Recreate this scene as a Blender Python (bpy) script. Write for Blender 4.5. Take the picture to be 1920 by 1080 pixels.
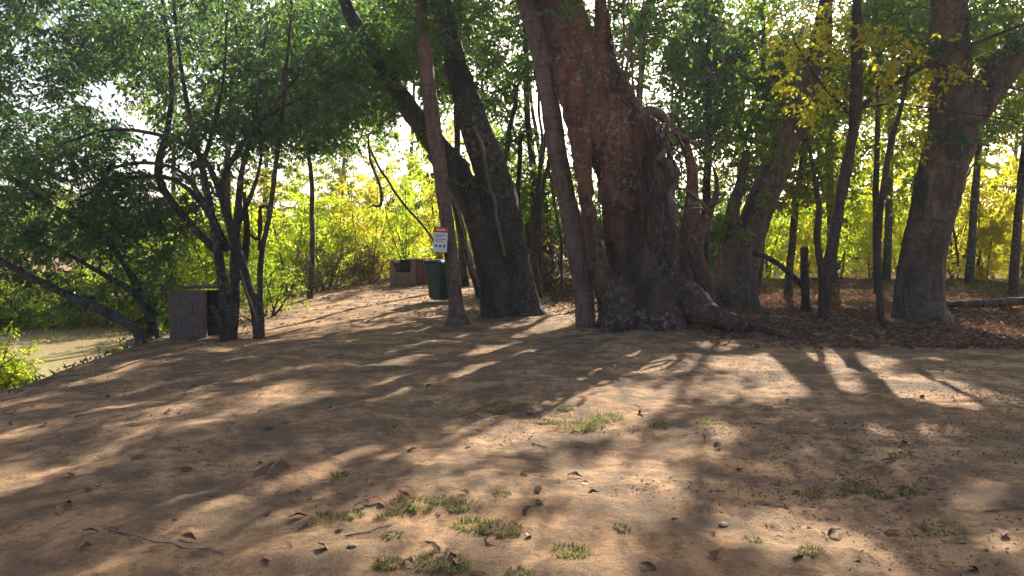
import bpy, math, random
import numpy as np
from mathutils import Vector

# ------------------------------------------------------------------ camera, sky, sun, exposure
sc = bpy.context.scene
for o in list(bpy.data.objects):
    bpy.data.objects.remove(o)
COL = sc.collection
random.seed(7)
rng = np.random.default_rng(7)
R = math.radians

FPX, CX, CY = 1400.0, 960.0, 540.0
PITCH = math.atan((540 - 450) / FPX)
CAMZ = 1.6
cam_d = bpy.data.cameras.new('camera')
cam_d.sensor_width = 36.0
cam_d.lens = 36.0 * FPX / 1920.0
cam_d.clip_end = 2000
cam_d.clip_start = 0.05
cam = bpy.data.objects.new('camera', cam_d)
COL.objects.link(cam)
cam.location = (0, 0, CAMZ)
cam.rotation_euler = (R(90) - PITCH, 0, 0)
sc.camera = cam

SUN_AZ, SUN_EL = R(21), R(30.5)
S = np.array([math.sin(SUN_AZ) * math.cos(SUN_EL), math.cos(SUN_AZ) * math.cos(SUN_EL), math.sin(SUN_EL)])
world = bpy.data.worlds.new('World')
sc.world = world
world.use_nodes = True
wn = world.node_tree
sky = wn.nodes.new('ShaderNodeTexSky')
sky.sky_type = 'NISHITA'
sky.sun_disc = False
sky.sun_elevation = SUN_EL
sky.sun_rotation = SUN_AZ
sky.dust_density = 4.0
sky.air_density = 0.8
sky.ozone_density = 0.3
wn.links.new(sky.outputs[0], wn.nodes['Background'].inputs[0])
wn.nodes['Background'].inputs[1].default_value = 0.085
sun_d = bpy.data.lights.new('sun', 'SUN')
sun_d.energy = 5.0
sun_d.angle = R(0.5)
sun_d.color = (1.0, 0.93, 0.82)
sun = bpy.data.objects.new('sun', sun_d)
COL.objects.link(sun)
sun.rotation_euler = Vector(S).to_track_quat('Z', 'Y').to_euler()
vs = sc.view_settings
vs.view_transform = 'Standard'
vs.look = 'None'
vs.exposure = 1.65
vs.gamma = 1.0
vs.use_curve_mapping = False
cy = sc.cycles
cy.max_bounces = 8
cy.diffuse_bounces = 5
cy.transmission_bounces = 6
cy.glossy_bounces = 3
cy.use_denoising = True
cy.sample_clamp_indirect = 6

# ------------------------------------------------------------------ numeric helpers
def vnoise(p, seed=0):
    p = np.asarray(p, float)
    i = np.floor(p).astype(np.int64)
    f = p - i
    f = f * f * (3 - 2 * f)
    def h(a, b, c):
        n = (a * 374761393 + b * 668265263 + c * 2147483647 + seed * 974634777) & 0xffffffff
        n = ((n ^ (n >> 13)) * 1274126177) & 0xffffffff
        n = ((n ^ (n >> 16)) * 2246822519) & 0xffffffff
        return ((n ^ (n >> 15)) & 0xffff) / 65535.0
    x, y, z = i[..., 0], i[..., 1], i[..., 2]
    fx, fy, fz = f[..., 0], f[..., 1], f[..., 2]
    r = 0
    for dx in (0, 1):
        for dy in (0, 1):
            for dz in (0, 1):
                w = (fx if dx else 1 - fx) * (fy if dy else 1 - fy) * (fz if dz else 1 - fz)
                r = r + w * h(x + dx, y + dy, z + dz)
    return r * 2 - 1

def fbm(p, oct=3, seed=0):
    r, a = 0, 1.0
    p = np.asarray(p, float)
    for k in range(oct):
        r = r + a * vnoise(p, seed + k)
        p = p * 2.03 + 11.3
        a *= 0.5
    return r

def sstep(a, b, x):
    t = np.clip((x - a) / (b - a), 0, 1)
    return t * t * (3 - 2 * t)

def xyz(x, y, z=0.0):
    x, y = np.broadcast_arrays(np.asarray(x, float), np.asarray(y, float))
    return np.stack([x, y, np.full(x.shape, float(z))], -1)

WATER = -1.35
def EDGE(y):
    return 6.15 + 0.10 * np.clip(y - 9, -6, 4) + 0.32 * np.clip(y - 13.5, 0, 40)
_fr = np.random.default_rng(3)
FEET = [(float(_fr.uniform(-.62, .62)) * yy_, yy_, float(_fr.uniform(0, 3.14)), float(_fr.uniform(.006, .014))) for yy_ in _fr.uniform(2.6, 11.5, 260)]
def height(x, y, fine=True):
    x = np.asarray(x, float); y = np.asarray(y, float)
    z = -0.010 * np.clip(-x - 1.5, 0, 6) ** 2
    edge = -x - EDGE(y)
    far = 26.5 + 0.15 * (x + 14) - y
    w = np.minimum(edge, far)
    z = z - 1.75 * sstep(0.0, 2.0, w)
    z = z + 0.30 * np.exp(-(((x - 2.9) / 2.0) ** 2 + ((y - 14.2) / 1.3) ** 2))
    z = z + 0.12 * np.exp(-(((x - 5.5) / 1.6) ** 2 + ((y - 13.8) / 0.9) ** 2))
    z = z + 0.16 * np.exp(-(((x - 8.9) / 1.3) ** 2 + ((y - 15.0) / 0.9) ** 2))
    z = z + 0.30 * sstep(16, 30, y) * sstep(-8, -4, x)
    z = z + 0.05 * fbm(xyz(x * 0.45, y * 0.45), 3, 3)
    if fine:
        q = 0.017 * fbm(xyz(x * 2.1, y * 2.1, 5), 3, 21)
        near = np.exp(-np.clip(np.abs(y) - 14, 0, None) / 6)
        q = q + near * 0.011 * fbm(xyz(x * 6, y * 9, 9), 3, 31)
        z = z + q
        if z.ndim == 2:
            for fx_, fy_, fa_, fd_ in FEET:
                r0_, r1_ = np.searchsorted(y[:, 0], [fy_ - .35, fy_ + .35]); c0_, c1_ = np.searchsorted(x[0], [fx_ - .35, fx_ + .35])
                X = x[r0_:r1_, c0_:c1_] - fx_; Y = y[r0_:r1_, c0_:c1_] - fy_
                u = (X * math.cos(fa_) + Y * math.sin(fa_)) / .15; v = (-X * math.sin(fa_) + Y * math.cos(fa_)) / .065
                d2 = u * u + v * v
                z[r0_:r1_, c0_:c1_] += fd_ * (-np.exp(-d2 ** 2) + .8 * np.exp(-(np.sqrt(d2) - 1.35) ** 2 * 6))
    return z

sp, cp = math.sin(PITCH), math.cos(PITCH)
def raydir(px, py):
    u = (px - CX) / FPX; v = (CY - py) / FPX
    return np.array([u, cp + v * sp, -sp + v * cp])
def P(px, py, Y):
    d = raydir(px, py)
    return np.array([0, 0, CAMZ]) + d * (Y / d[1])
def G(px, py):
    d = raydir(px, py)
    ts = np.concatenate([np.arange(2.0, 40, 0.04), np.arange(40, 150, 0.5)])
    pts = d[None] * ts[:, None] / d[1]
    z = CAMZ + pts[:, 2]
    hh = height(pts[:, 0], pts[:, 1], False)
    k = np.nonzero(z < hh)[0]
    k = k[0] if len(k) else len(ts) - 1
    p = pts[k]
    return np.array([p[0], p[1], float(height(p[0], p[1]))])
def to_px(p):
    p = np.asarray(p, float)
    x, y, z = p[..., 0], p[..., 1], p[..., 2] - CAMZ
    dep = y * cp - z * sp
    dep = np.where(dep < 0.05, 0.05, dep)
    return CX + FPX * x / dep, CY - FPX * (y * sp + z * cp) / dep
def to_ground(p):
    """where the shadow of each point lands"""
    p = np.array(p, float, copy=True)
    for _ in range(4):
        t = (p[..., 2] - height(p[..., 0], p[..., 1], False)) / S[2]
        p = p - S * t[..., None]
    return p

# ------------------------------------------------------------------ mesh helpers
class MB:
    def __init__(s):
        s.v = []; s.f3 = []; s.f4 = []; s.n = 0
    def add(s, v, f):
        v = np.asarray(v, np.float32); f = np.asarray(f, np.int32)
        (s.f3 if f.shape[1] == 3 else s.f4).append(f + s.n)
        s.v.append(v); s.n += len(v)
    def mesh(s, name, mat, smooth=True):
        v = np.concatenate(s.v)
        f3 = np.concatenate(s.f3) if s.f3 else np.zeros((0, 3), np.int32)
        f4 = np.concatenate(s.f4) if s.f4 else np.zeros((0, 4), np.int32)
        me = bpy.data.meshes.new(name)
        me.vertices.add(len(v)); me.vertices.foreach_set('co', v.ravel())
        loops = np.concatenate([f3.ravel(), f4.ravel()]).astype(np.int32)
        me.loops.add(len(loops)); me.loops.foreach_set('vertex_index', loops)
        n3, n4 = len(f3), len(f4)
        me.polygons.add(n3 + n4)
        st = np.concatenate([np.arange(n3) * 3, n3 * 3 + np.arange(n4) * 4]).astype(np.int32)
        me.polygons.foreach_set('loop_start', st)
        me.polygons.foreach_set('loop_total', np.concatenate([np.full(n3, 3), np.full(n4, 4)]).astype(np.int32))
        me.polygons.foreach_set('use_smooth', np.full(n3 + n4, smooth))
        me.update(calc_edges=True)
        if mat is not None:
            me.materials.append(mat)
        return me

def link(name, me, parent=None, loc=None):
    o = bpy.data.objects.new(name, me)
    COL.objects.link(o)
    if parent is not None:
        o.parent = parent
        o.location = -Vector(parent.location)
        if loc is not None:
            o.location = loc
    elif loc is not None:
        o.location = loc
    return o
def tag(o, label=None, cat=None, group=None, kind=None):
    if label: o['label'] = label
    if cat: o['category'] = cat
    if group: o['group'] = group
    if kind: o['kind'] = kind
    return o
def empty(name, loc):
    o = bpy.data.objects.new(name, None)
    o.empty_display_size = 0.3
    COL.objects.link(o)
    o.location = tuple(float(a) for a in loc)
    return o

def resample(pts, rad, n):
    pts = np.asarray(pts, float); rad = np.asarray(rad, float)
    m = len(pts)
    if m < 3:
        t = np.linspace(0, m - 1, n)
        i = np.clip(t.astype(int), 0, m - 2); f = (t - i)[:, None]
        return pts[i] * (1 - f) + pts[i + 1] * f, rad[i] * (1 - f[:, 0]) + rad[i + 1] * f[:, 0]
    t = np.linspace(0, m - 1, n)
    i = np.clip(t.astype(int), 0, m - 2); f = (t - i)[:, None]
    p0 = pts[np.clip(i - 1, 0, m - 1)]; p1 = pts[i]; p2 = pts[i + 1]; p3 = pts[np.clip(i + 2, 0, m - 1)]
    c = 0.5 * ((2 * p1) + (-p0 + p2) * f + (2 * p0 - 5 * p1 + 4 * p2 - p3) * f ** 2 + (-p0 + 3 * p1 - 3 * p2 + p3) * f ** 3)
    return c, rad[i] * (1 - f[:, 0]) + rad[i + 1] * f[:, 0]

def tube(mb, pts, rad, sides=8, cap=True, lobes=None):
    pts = np.asarray(pts, float); n = len(pts)
    rad = np.broadcast_to(np.asarray(rad, float), (n,))
    d = np.gradient(pts, axis=0)
    d /= np.linalg.norm(d, axis=1)[:, None] + 1e-9
    a = np.array([1.0, 0, 0]) if abs(d[0][0]) < 0.8 else np.array([0, 1.0, 0])
    u = np.zeros((n, 3)); w = np.zeros((n, 3))
    cur = a - d[0] * a.dot(d[0]); cur /= np.linalg.norm(cur)
    for i in range(n):
        cur = cur - d[i] * cur.dot(d[i]); cur /= np.linalg.norm(cur) + 1e-9
        u[i] = cur; w[i] = np.cross(d[i], cur)
    th = np.arange(sides) * 2 * math.pi / sides
    rr = rad[:, None] * np.ones(sides)[None]
    if lobes is not None:
        rr = rr * lobes(np.linspace(0, 1, n)[:, None], th[None])
    v = pts[:, None] + rr[..., None] * (np.cos(th)[None, :, None] * u[:, None] + np.sin(th)[None, :, None] * w[:, None])
    v = v.reshape(-1, 3)
    i = np.arange(n - 1)[:, None] * sides; j = np.arange(sides)[None]; k = (j + 1) % sides
    f = np.stack([i + j, i + k, i + sides + k, i + sides + j], -1).reshape(-1, 4)
    if cap:
        v = np.concatenate([v, pts[:1], pts[-1:]])
        c0, c1 = n * sides, n * sides + 1
        jj = np.arange(sides); kk = (jj + 1) % sides
        t3 = np.concatenate([np.stack([kk, jj, np.full(sides, c0)], -1),
                             np.stack([(n - 1) * sides + jj, (n - 1) * sides + kk, np.full(sides, c1)], -1)])
        mb.f3.append((t3 + mb.n).astype(np.int32))
    mb.f4.append((f + mb.n).astype(np.int32)); mb.v.append(v.astype(np.float32)); mb.n += len(v)

def box(mb, lo, hi, jit=0.0):
    x0, y0, z0 = lo; x1, y1, z1 = hi
    v = np.array([[x0, y0, z0], [x1, y0, z0], [x1, y1, z0], [x0, y1, z0], [x0, y0, z1], [x1, y0, z1], [x1, y1, z1], [x0, y1, z1]], float)
    v += rng.uniform(-jit, jit, v.shape)
    mb.add(v, [[0, 3, 2, 1], [4, 5, 6, 7], [0, 1, 5, 4], [1, 2, 6, 5], [2, 3, 7, 6], [3, 0, 4, 7]])

def bevel_box(lo, hi, mat, b=0.01, jit=0.0, name='box'):
    mb = MB(); box(mb, lo, hi, jit)
    me = mb.mesh(name, mat, False)
    import bmesh
    bm = bmesh.new(); bm.from_mesh(me)
    bmesh.ops.bevel(bm, geom=bm.edges[:], offset=b, segments=2, affect='EDGES')
    bm.to_mesh(me); bm.free()
    return me

def unit(v):
    return v / (np.linalg.norm(v, axis=-1, keepdims=True) + 1e-9)

def leaves(mb, c, size, width=0.42, droop=0.5, flat=0.6, fold=0.18, rnd=rng, tang=None):
    """folded leaf blades, one per centre"""
    n = len(c)
    if n == 0: return
    a = rnd.uniform(0, 2 * math.pi, n)
    t = np.stack([np.cos(a), np.sin(a), rnd.normal(-droop, 0.45, n)], -1); t = unit(t)
    if tang is not None: t = unit(tang + .45 * t)
    up = rnd.normal(0, 1, (n, 3)) * (1 - flat) + np.array([0, 0, 1]) * flat
    s = unit(np.cross(t, up)); nn = unit(np.cross(s, t))
    L = (size * rnd.uniform(0.5, 1.45, n))[:, None]
    W = L * width * 0.5
    b = c - t * L * 0.5; e = c + t * L * 0.5 - nn * L * 0.08
    m = c - t * L * 0.08
    l = m + s * W + nn * L * fold; r = m - s * W + nn * L * fold
    v = np.stack([b, l, e, r], 1).reshape(-1, 3)
    i = np.arange(n)[:, None] * 4
    f = np.concatenate([i + np.array([[0, 2, 1]]), i + np.array([[0, 3, 2]])], 0)
    mb.add(v, f)

# ------------------------------------------------------------------ materials
def newmat(name):
    m = bpy.data.materials.new(name); m.use_nodes = True
    nt = m.node_tree
    for nd in list(nt.nodes): nt.nodes.remove(nd)
    out = nt.nodes.new('ShaderNodeOutputMaterial')
    return m, nt, out
def N(nt, typ, **kw):
    nd = nt.nodes.new(typ)
    for k, v in kw.items():
        if hasattr(nd, k): setattr(nd, k, v)
    return nd
def ramp(nt, fac, stops):
    r = nt.nodes.new('ShaderNodeValToRGB')
    el = r.color_ramp.elements
    while len(el) > 1: el.remove(el[-1])
    for i, (p, c) in enumerate(stops):
        e = el[0] if i == 0 else el.new(p)
        e.position = p
        e.color = (*c, 1) if not isinstance(c, (int, float)) else (c, c, c, 1)
    nt.links.new(fac, r.inputs[0])
    return r.outputs[0]
def noise(nt, vec, scale, detail=4, rough=0.55, dist=0.0):
    n = nt.nodes.new('ShaderNodeTexNoise')
    n.inputs['Scale'].default_value = scale; n.inputs['Detail'].default_value = detail
    n.inputs['Roughness'].default_value = rough; n.inputs['Distortion'].default_value = dist
    if vec is not None: nt.links.new(vec, n.inputs['Vector'])
    return n.outputs[0]
def mix(nt, fac, a, b):
    m = nt.nodes.new('ShaderNodeMix'); m.data_type = 'RGBA'
    if isinstance(fac, (int, float)): m.inputs[0].default_value = fac
    else: nt.links.new(fac, m.inputs[0])
    for s, i in ((a, 6), (b, 7)):
        if isinstance(s, tuple): m.inputs[i].default_value = (*s, 1)
        else: nt.links.new(s, m.inputs[i])
    return m.outputs[2]
def mapping(nt, vec, scale):
    m = nt.nodes.new('ShaderNodeMapping'); m.inputs['Scale'].default_value = scale
    nt.links.new(vec, m.inputs[0]); return m.outputs[0]
def bump(nt, h, strength, dist):
    b = nt.nodes.new('ShaderNodeBump'); b.inputs['Strength'].default_value = strength; b.inputs['Distance'].default_value = dist
    nt.links.new(h, b.inputs['Height']); return b.outputs[0]
def principled(nt, out, col, rough=0.7, nrm=None, spec=0.3, metal=0.0):
    b = nt.nodes.new('ShaderNodeBsdfPrincipled')
    if isinstance(col, tuple): b.inputs['Base Color'].default_value = (*col, 1)
    else: nt.links.new(col, b.inputs['Base Color'])
    if isinstance(rough, (int, float)): b.inputs['Roughness'].default_value = rough
    else: nt.links.new(rough, b.inputs['Roughness'])
    b.inputs['Specular IOR Level'].default_value = spec
    b.inputs['Metallic'].default_value = metal
    if nrm is not None: nt.links.new(nrm, b.inputs['Normal'])
    if out is not None: nt.links.new(b.outputs[0], out.inputs[0])
    return b

def leaf_mat(name, refl, trans, tr=0.45, rough=0.45, spec=0.35):
    """refl/trans: lists of colours picked at random per leaf"""
    m, nt, out = newmat(name)
    g = N(nt, 'ShaderNodeNewGeometry')
    k = len(refl)
    st = [(i / max(1, k - 1), c) for i, c in enumerate(refl)]
    st2 = [(i / max(1, k - 1), c) for i, c in enumerate(trans)]
    c1 = ramp(nt, g.outputs['Random Per Island'], st)
    c2 = ramp(nt, g.outputs['Random Per Island'], st2)
    p = principled(nt, None, c1, rough, None, spec)
    t = N(nt, 'ShaderNodeBsdfTranslucent'); nt.links.new(c2, t.inputs[0])
    mx = N(nt, 'ShaderNodeMixShader'); mx.inputs[0].default_value = tr
    nt.links.new(p.outputs[0], mx.inputs[1]); nt.links.new(t.outputs[0], mx.inputs[2])
    nt.links.new(mx.outputs[0], out.inputs[0])
    return m

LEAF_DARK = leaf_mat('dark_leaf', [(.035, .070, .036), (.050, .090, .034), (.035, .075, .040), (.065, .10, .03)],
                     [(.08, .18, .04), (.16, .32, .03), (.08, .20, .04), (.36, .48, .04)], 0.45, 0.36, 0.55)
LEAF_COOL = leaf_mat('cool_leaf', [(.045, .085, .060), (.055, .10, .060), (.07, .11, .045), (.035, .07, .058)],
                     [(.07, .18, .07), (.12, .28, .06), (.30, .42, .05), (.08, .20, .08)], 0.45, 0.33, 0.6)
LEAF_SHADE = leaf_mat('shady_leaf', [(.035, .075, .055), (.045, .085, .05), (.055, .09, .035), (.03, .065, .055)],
                      [(.04, .11, .05), (.08, .19, .05), (.24, .36, .04), (.05, .13, .06)], 0.40, 0.33, 0.6)  # darker copy of the cool leaf: shade of the left crowns put into its colour
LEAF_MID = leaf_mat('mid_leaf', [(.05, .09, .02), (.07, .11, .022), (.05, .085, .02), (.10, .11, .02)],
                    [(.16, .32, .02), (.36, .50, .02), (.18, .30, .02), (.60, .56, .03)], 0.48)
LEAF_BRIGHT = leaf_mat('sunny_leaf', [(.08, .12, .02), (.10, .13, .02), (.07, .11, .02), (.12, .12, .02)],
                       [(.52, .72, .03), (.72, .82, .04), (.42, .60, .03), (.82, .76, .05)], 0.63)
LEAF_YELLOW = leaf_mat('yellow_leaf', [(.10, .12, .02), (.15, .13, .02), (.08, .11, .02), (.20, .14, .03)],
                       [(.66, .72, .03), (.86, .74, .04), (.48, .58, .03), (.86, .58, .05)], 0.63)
LEAF_DRY = leaf_mat('dry_leaf', [(.16, .10, .06), (.22, .14, .08), (.11, .065, .045), (.26, .19, .12)],
                    [(.22, .13, .06), (.30, .18, .08), (.16, .09, .05), (.3, .22, .1)], 0.2, 0.7, 0.2)
LITTER = leaf_mat('litter_leaf', [(.15, .085, .055), (.22, .13, .085), (.10, .055, .038), (.30, .20, .14), (.20, .10, .07), (.36, .26, .19)],
                  [(.22, .11, .05), (.28, .14, .06), (.16, .09, .05), (.3, .2, .1), (.22, .1, .05), (.3, .2, .1)], 0.15, 0.8, 0.08)
GRASS = leaf_mat('grass_blade', [(.06, .085, .022), (.11, .115, .035), (.05, .075, .025), (.24, .19, .10), (.20, .155, .085)],
                 [(.22, .34, .03), (.32, .38, .05), (.18, .26, .03), (.4, .34, .14), (.34, .27, .12)], 0.35, .8, .08)

def bark_mat(name, c_a, c_b, c_dark, lichen=0.5, red=None, moss=0.0, scale=1.0, red_z=(-9, -8), lichen_col=(.29, .23, .19)):
    m, nt, out = newmat(name)
    tc = N(nt, 'ShaderNodeTexCoord').outputs['Object']
    long = mapping(nt, tc, (1, 1, 0.28))
    big = noise(nt, tc, 1.1 * scale, 4, .6, .4)
    fine = noise(nt, long, 9 * scale, 7, .68, .6)
    ring = noise(nt, mapping(nt, tc, (1, 1, 5)), 3.2 * scale, 4, .6, .3)
    col = mix(nt, ramp(nt, big, [(.36, 0), (.62, 1)]), c_a, c_b)
    if red is not None:
        zz = N(nt, 'ShaderNodeSeparateXYZ'); nt.links.new(tc, zz.inputs[0])
        mr = N(nt, 'ShaderNodeMapRange'); nt.links.new(zz.outputs[2], mr.inputs[0])
        mr.inputs[1].default_value = red_z[0]; mr.inputs[2].default_value = red_z[1]
        mq = N(nt, 'ShaderNodeMath', operation='MULTIPLY'); nt.links.new(mr.outputs[0], mq.inputs[0])
        nt.links.new(ramp(nt, noise(nt, long, 1.5, 3, .55, .5), [(.40, 0), (.58, 1)]), mq.inputs[1])
        col = mix(nt, mq.outputs[0], col, red)
    col = mix(nt, ramp(nt, fine, [(.30, .85), (.56, 0)]), col, c_dark)
    col = mix(nt, ramp(nt, ring, [(.34, .45), (.5, 0)]), col, c_dark)
    dk = noise(nt, mapping(nt, tc, (1, 1, .22)), 1.7, 4, .6, .8)
    col = mix(nt, ramp(nt, dk, [(.50, 0), (.66, .8)]), col, c_dark)
    if moss > 0:
        ms = noise(nt, tc, 2.6, 5, .65, .3)
        col = mix(nt, ramp(nt, ms, [(.52, 0), (.66, moss)]), col, (.05, .065, .022))
    if lichen > 0:
        v = noise(nt, tc, 11.0, 8, .76, .3)
        msk = noise(nt, tc, .9, 2, .5)
        mm = N(nt, 'ShaderNodeMath', operation='MULTIPLY')
        nt.links.new(ramp(nt, v, [(.53, 0), (.61, 1)]), mm.inputs[0])
        nt.links.new(ramp(nt, msk, [(.38, 0), (.58, lichen)]), mm.inputs[1])
        col = mix(nt, mm.outputs[0], col, lichen_col)
        sp_ = noise(nt, tc, 26, 3, .6)
        col = mix(nt, ramp(nt, sp_, [(.68, 0), (.72, lichen * .7)]), col, lichen_col)
    h = mix(nt, 0.45, fine, noise(nt, tc, 30, 5, .7))
    principled(nt, out, col, 0.86, bump(nt, h, 1.0, 0.06), 0.15)
    return m
BARK_GIANT = bark_mat('giant_bark', (.15, .085, .062), (.09, .058, .047), (.018, .012, .011), 1.0, (.21, .09, .05), .3, 1.0, (.9, 2.6))
ROOTBARK = bark_mat('root_bark', (.075, .048, .038), (.105, .066, .05), (.03, .022, .019), .3, None, .3, 2.0)
BARK_PALE = bark_mat('pale_bark', (.20, .15, .13), (.155, .12, .105), (.05, .038, .034), .4, (.22, .14, .11))
BARK_DARK = bark_mat('dark_bark', (.075, .066, .058), (.105, .092, .08), (.02, .018, .018), .7, None, .6)
BARK_GREY = bark_mat('grey_bark', (.17, .13, .10), (.12, .10, .085), (.033, .027, .023), .6, (.22, .135, .09), .3)
BARK_THIN = bark_mat('sapling_bark', (.08, .058, .045), (.11, .08, .06), (.03, .022, .019), .3, None, .2, 2.0)
TWIG = bark_mat('twig_bark', (.10, .08, .065), (.14, .11, .085), (.05, .04, .032), 0, None, 0, 2.0)
DRYWOOD = bark_mat('dead_wood', (.24, .19, .15), (.30, .24, .19), (.10, .075, .06), 0, None, 0, 2.0)
LIANA = bark_mat('liana_bark', (.20, .15, .12), (.26, .2, .16), (.08, .06, .05), 0, None, 0, 2.0)

# ground
m, nt, out = newmat('sandy_earth')
tc = N(nt, 'ShaderNodeTexCoord').outputs['Object']
a = noise(nt, tc, .55, 5, .6, .3)
col = mix(nt, ramp(nt, a, [(.36, 0), (.64, 1)]), (.51, .292, .142), (.60, .375, .20))
b = noise(nt, tc, 2.3, 6, .65, .2)
col = mix(nt, ramp(nt, b, [(.42, .8), (.56, 0)]), col, (.21, .135, .085))
# random darker patches: thin grass, with shade also put into the colour
c = noise(nt, mapping(nt, tc, (.8, 1.3, 1)), 1.05, 6, .7, .4)
col = mix(nt, ramp(nt, c, [(.47, 0), (.62, .85)]), col, (.16, .118, .072))
d = noise(nt, tc, 9, 6, .75)
col = mix(nt, ramp(nt, d, [(.38, .75), (.51, 0)]), col, (.17, .108, .068))
e = noise(nt, tc, 34, 4, .7)
col = mix(nt, ramp(nt, e, [(.32, .75), (.43, 0)]), col, (.14, .09, .058))
e2 = noise(nt, tc, 60, 3, .6)
col = mix(nt, ramp(nt, e2, [(.62, 0), (.74, .4)]), col, (.62, .47, .33))
hh = mix(nt, .5, d, e)
hh = mix(nt, .4, hh, noise(nt, tc, 90, 5, .75))
principled(nt, out, col, .92, bump(nt, hh, 1.0, .07), .12)
EARTH = m

m, nt, out = newmat('brown_water')
tc = N(nt, 'ShaderNodeTexCoord').outputs['Object']
wv = noise(nt, mapping(nt, tc, (1, 1.8, 1)), 1.6, 4, .6)
principled(nt, out, (.44, .34, .19), .06, bump(nt, wv, .12, .05), .5)
RIVER = m

def plain(name, ca, cb, rough=.75, sc_=6, bmp=.3, spec=.3, spots=None):
    m, nt, out = newmat(name)
    tc = N(nt, 'ShaderNodeTexCoord').outputs['Object']
    n1 = noise(nt, tc, sc_, 6, .65, .3)
    col = mix(nt, ramp(nt, n1, [(.35, 0), (.65, 1)]), ca, cb)
    if spots:
        col = mix(nt, ramp(nt, noise(nt, tc, sc_ * 3.1, 5, .7), [(.55, 0), (.68, .8)]), col, spots)
    principled(nt, out, col, rough, bump(nt, noise(nt, tc, sc_ * 8, 5, .7), bmp, .01) if bmp else None, spec)
    return m
CONCRETE = plain('weathered_concrete', (.125, .095, .08), (.185, .14, .118), .92, 3, .8, .12, (.055, .042, .037))
CONC_LIGHT = plain('pale_concrete', (.36, .31, .26), (.28, .24, .20), .9, 4, .5, .2, (.2, .17, .14))
SOOT = plain('sooty_concrete', (.035, .03, .03), (.06, .05, .048), .9, 5, .5, .15)
CLAY = plain('tan_plaster', (.34, .22, .15), (.27, .17, .12), .88, 5, .4, .2, (.2, .12, .09))
BRICKM = plain('reddish_brick', (.20, .09, .06), (.26, .13, .09), .88, 7, .5, .2, (.12, .06, .05))
BINGREEN = plain('green_plastic', (.007, .045, .050), (.010, .058, .062), .42, 3, .08, .45, (.03, .07, .06))
BLACKRUB = plain('black_rubber', (.02, .02, .02), (.03, .03, .03), .7, 8, .1)
SIGNWHITE = plain('white_enamel', (.72, .70, .68), (.78, .76, .74), .45, 4, 0)
SIGNRED = plain('red_print', (.55, .07, .035), (.60, .09, .045), .45, 4, 0)
SIGNINK = plain('dark_ink', (.10, .10, .13), (.12, .12, .15), .5, 4, 0)
SIGNBLUE = plain('blue_ink', (.05, .09, .35), (.06, .10, .38), .5, 4, 0)
PEBBLE = plain('stone_surface', (.22, .15, .10), (.28, .2, .14), .85, 6, .5)

# ------------------------------------------------------------------ the ground, the river
def lines(segs):
    """segs: start, then (end, step0, step1) with the step growing linearly"""
    x = [segs[0]]
    for end, s0, s1 in segs[1:]:
        st = x[-1]
        while x[-1] < end:
            t = (x[-1] - st) / (end - st)
            x.append(x[-1] + s0 + (s1 - s0) * t)
    return np.array(x)
ys = lines([-120, (-6, 12, 1.5), (1.5, 1.2, .12), (8, .04, .055), (20, .055, .14), (40, .14, .6), (120, .8, 8), (700, 10, 60)])
xp = lines([0, (5, .065, .065), (13, .07, .2), (40, .25, 1.5), (120, 2, 8), (600, 10, 60)])
xs = np.concatenate([-xp[:0:-1], xp])
gx, gy = np.meshgrid(xs, ys)
gz = height(gx, gy)
nx, ny = len(xs), len(ys)
i = np.arange(ny - 1)[:, None] * nx; j = np.arange(nx - 1)[None]
f = np.stack([i + j, i + j + 1, i + nx + j + 1, i + nx + j], -1).reshape(-1, 4)
mb = MB(); mb.add(np.stack([gx, gy, gz], -1).reshape(-1, 3), f)
ground = tag(link('ground', mb.mesh('ground', EARTH)), kind='structure')

mb = MB()
mb.add([[-70, -60, WATER], [-6.2, -60, WATER], [-6.2, 34, WATER], [-70, 34, WATER]], [[0, 1, 2, 3]])
tag(link('river', mb.mesh('river', RIVER)), kind='structure')

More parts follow.
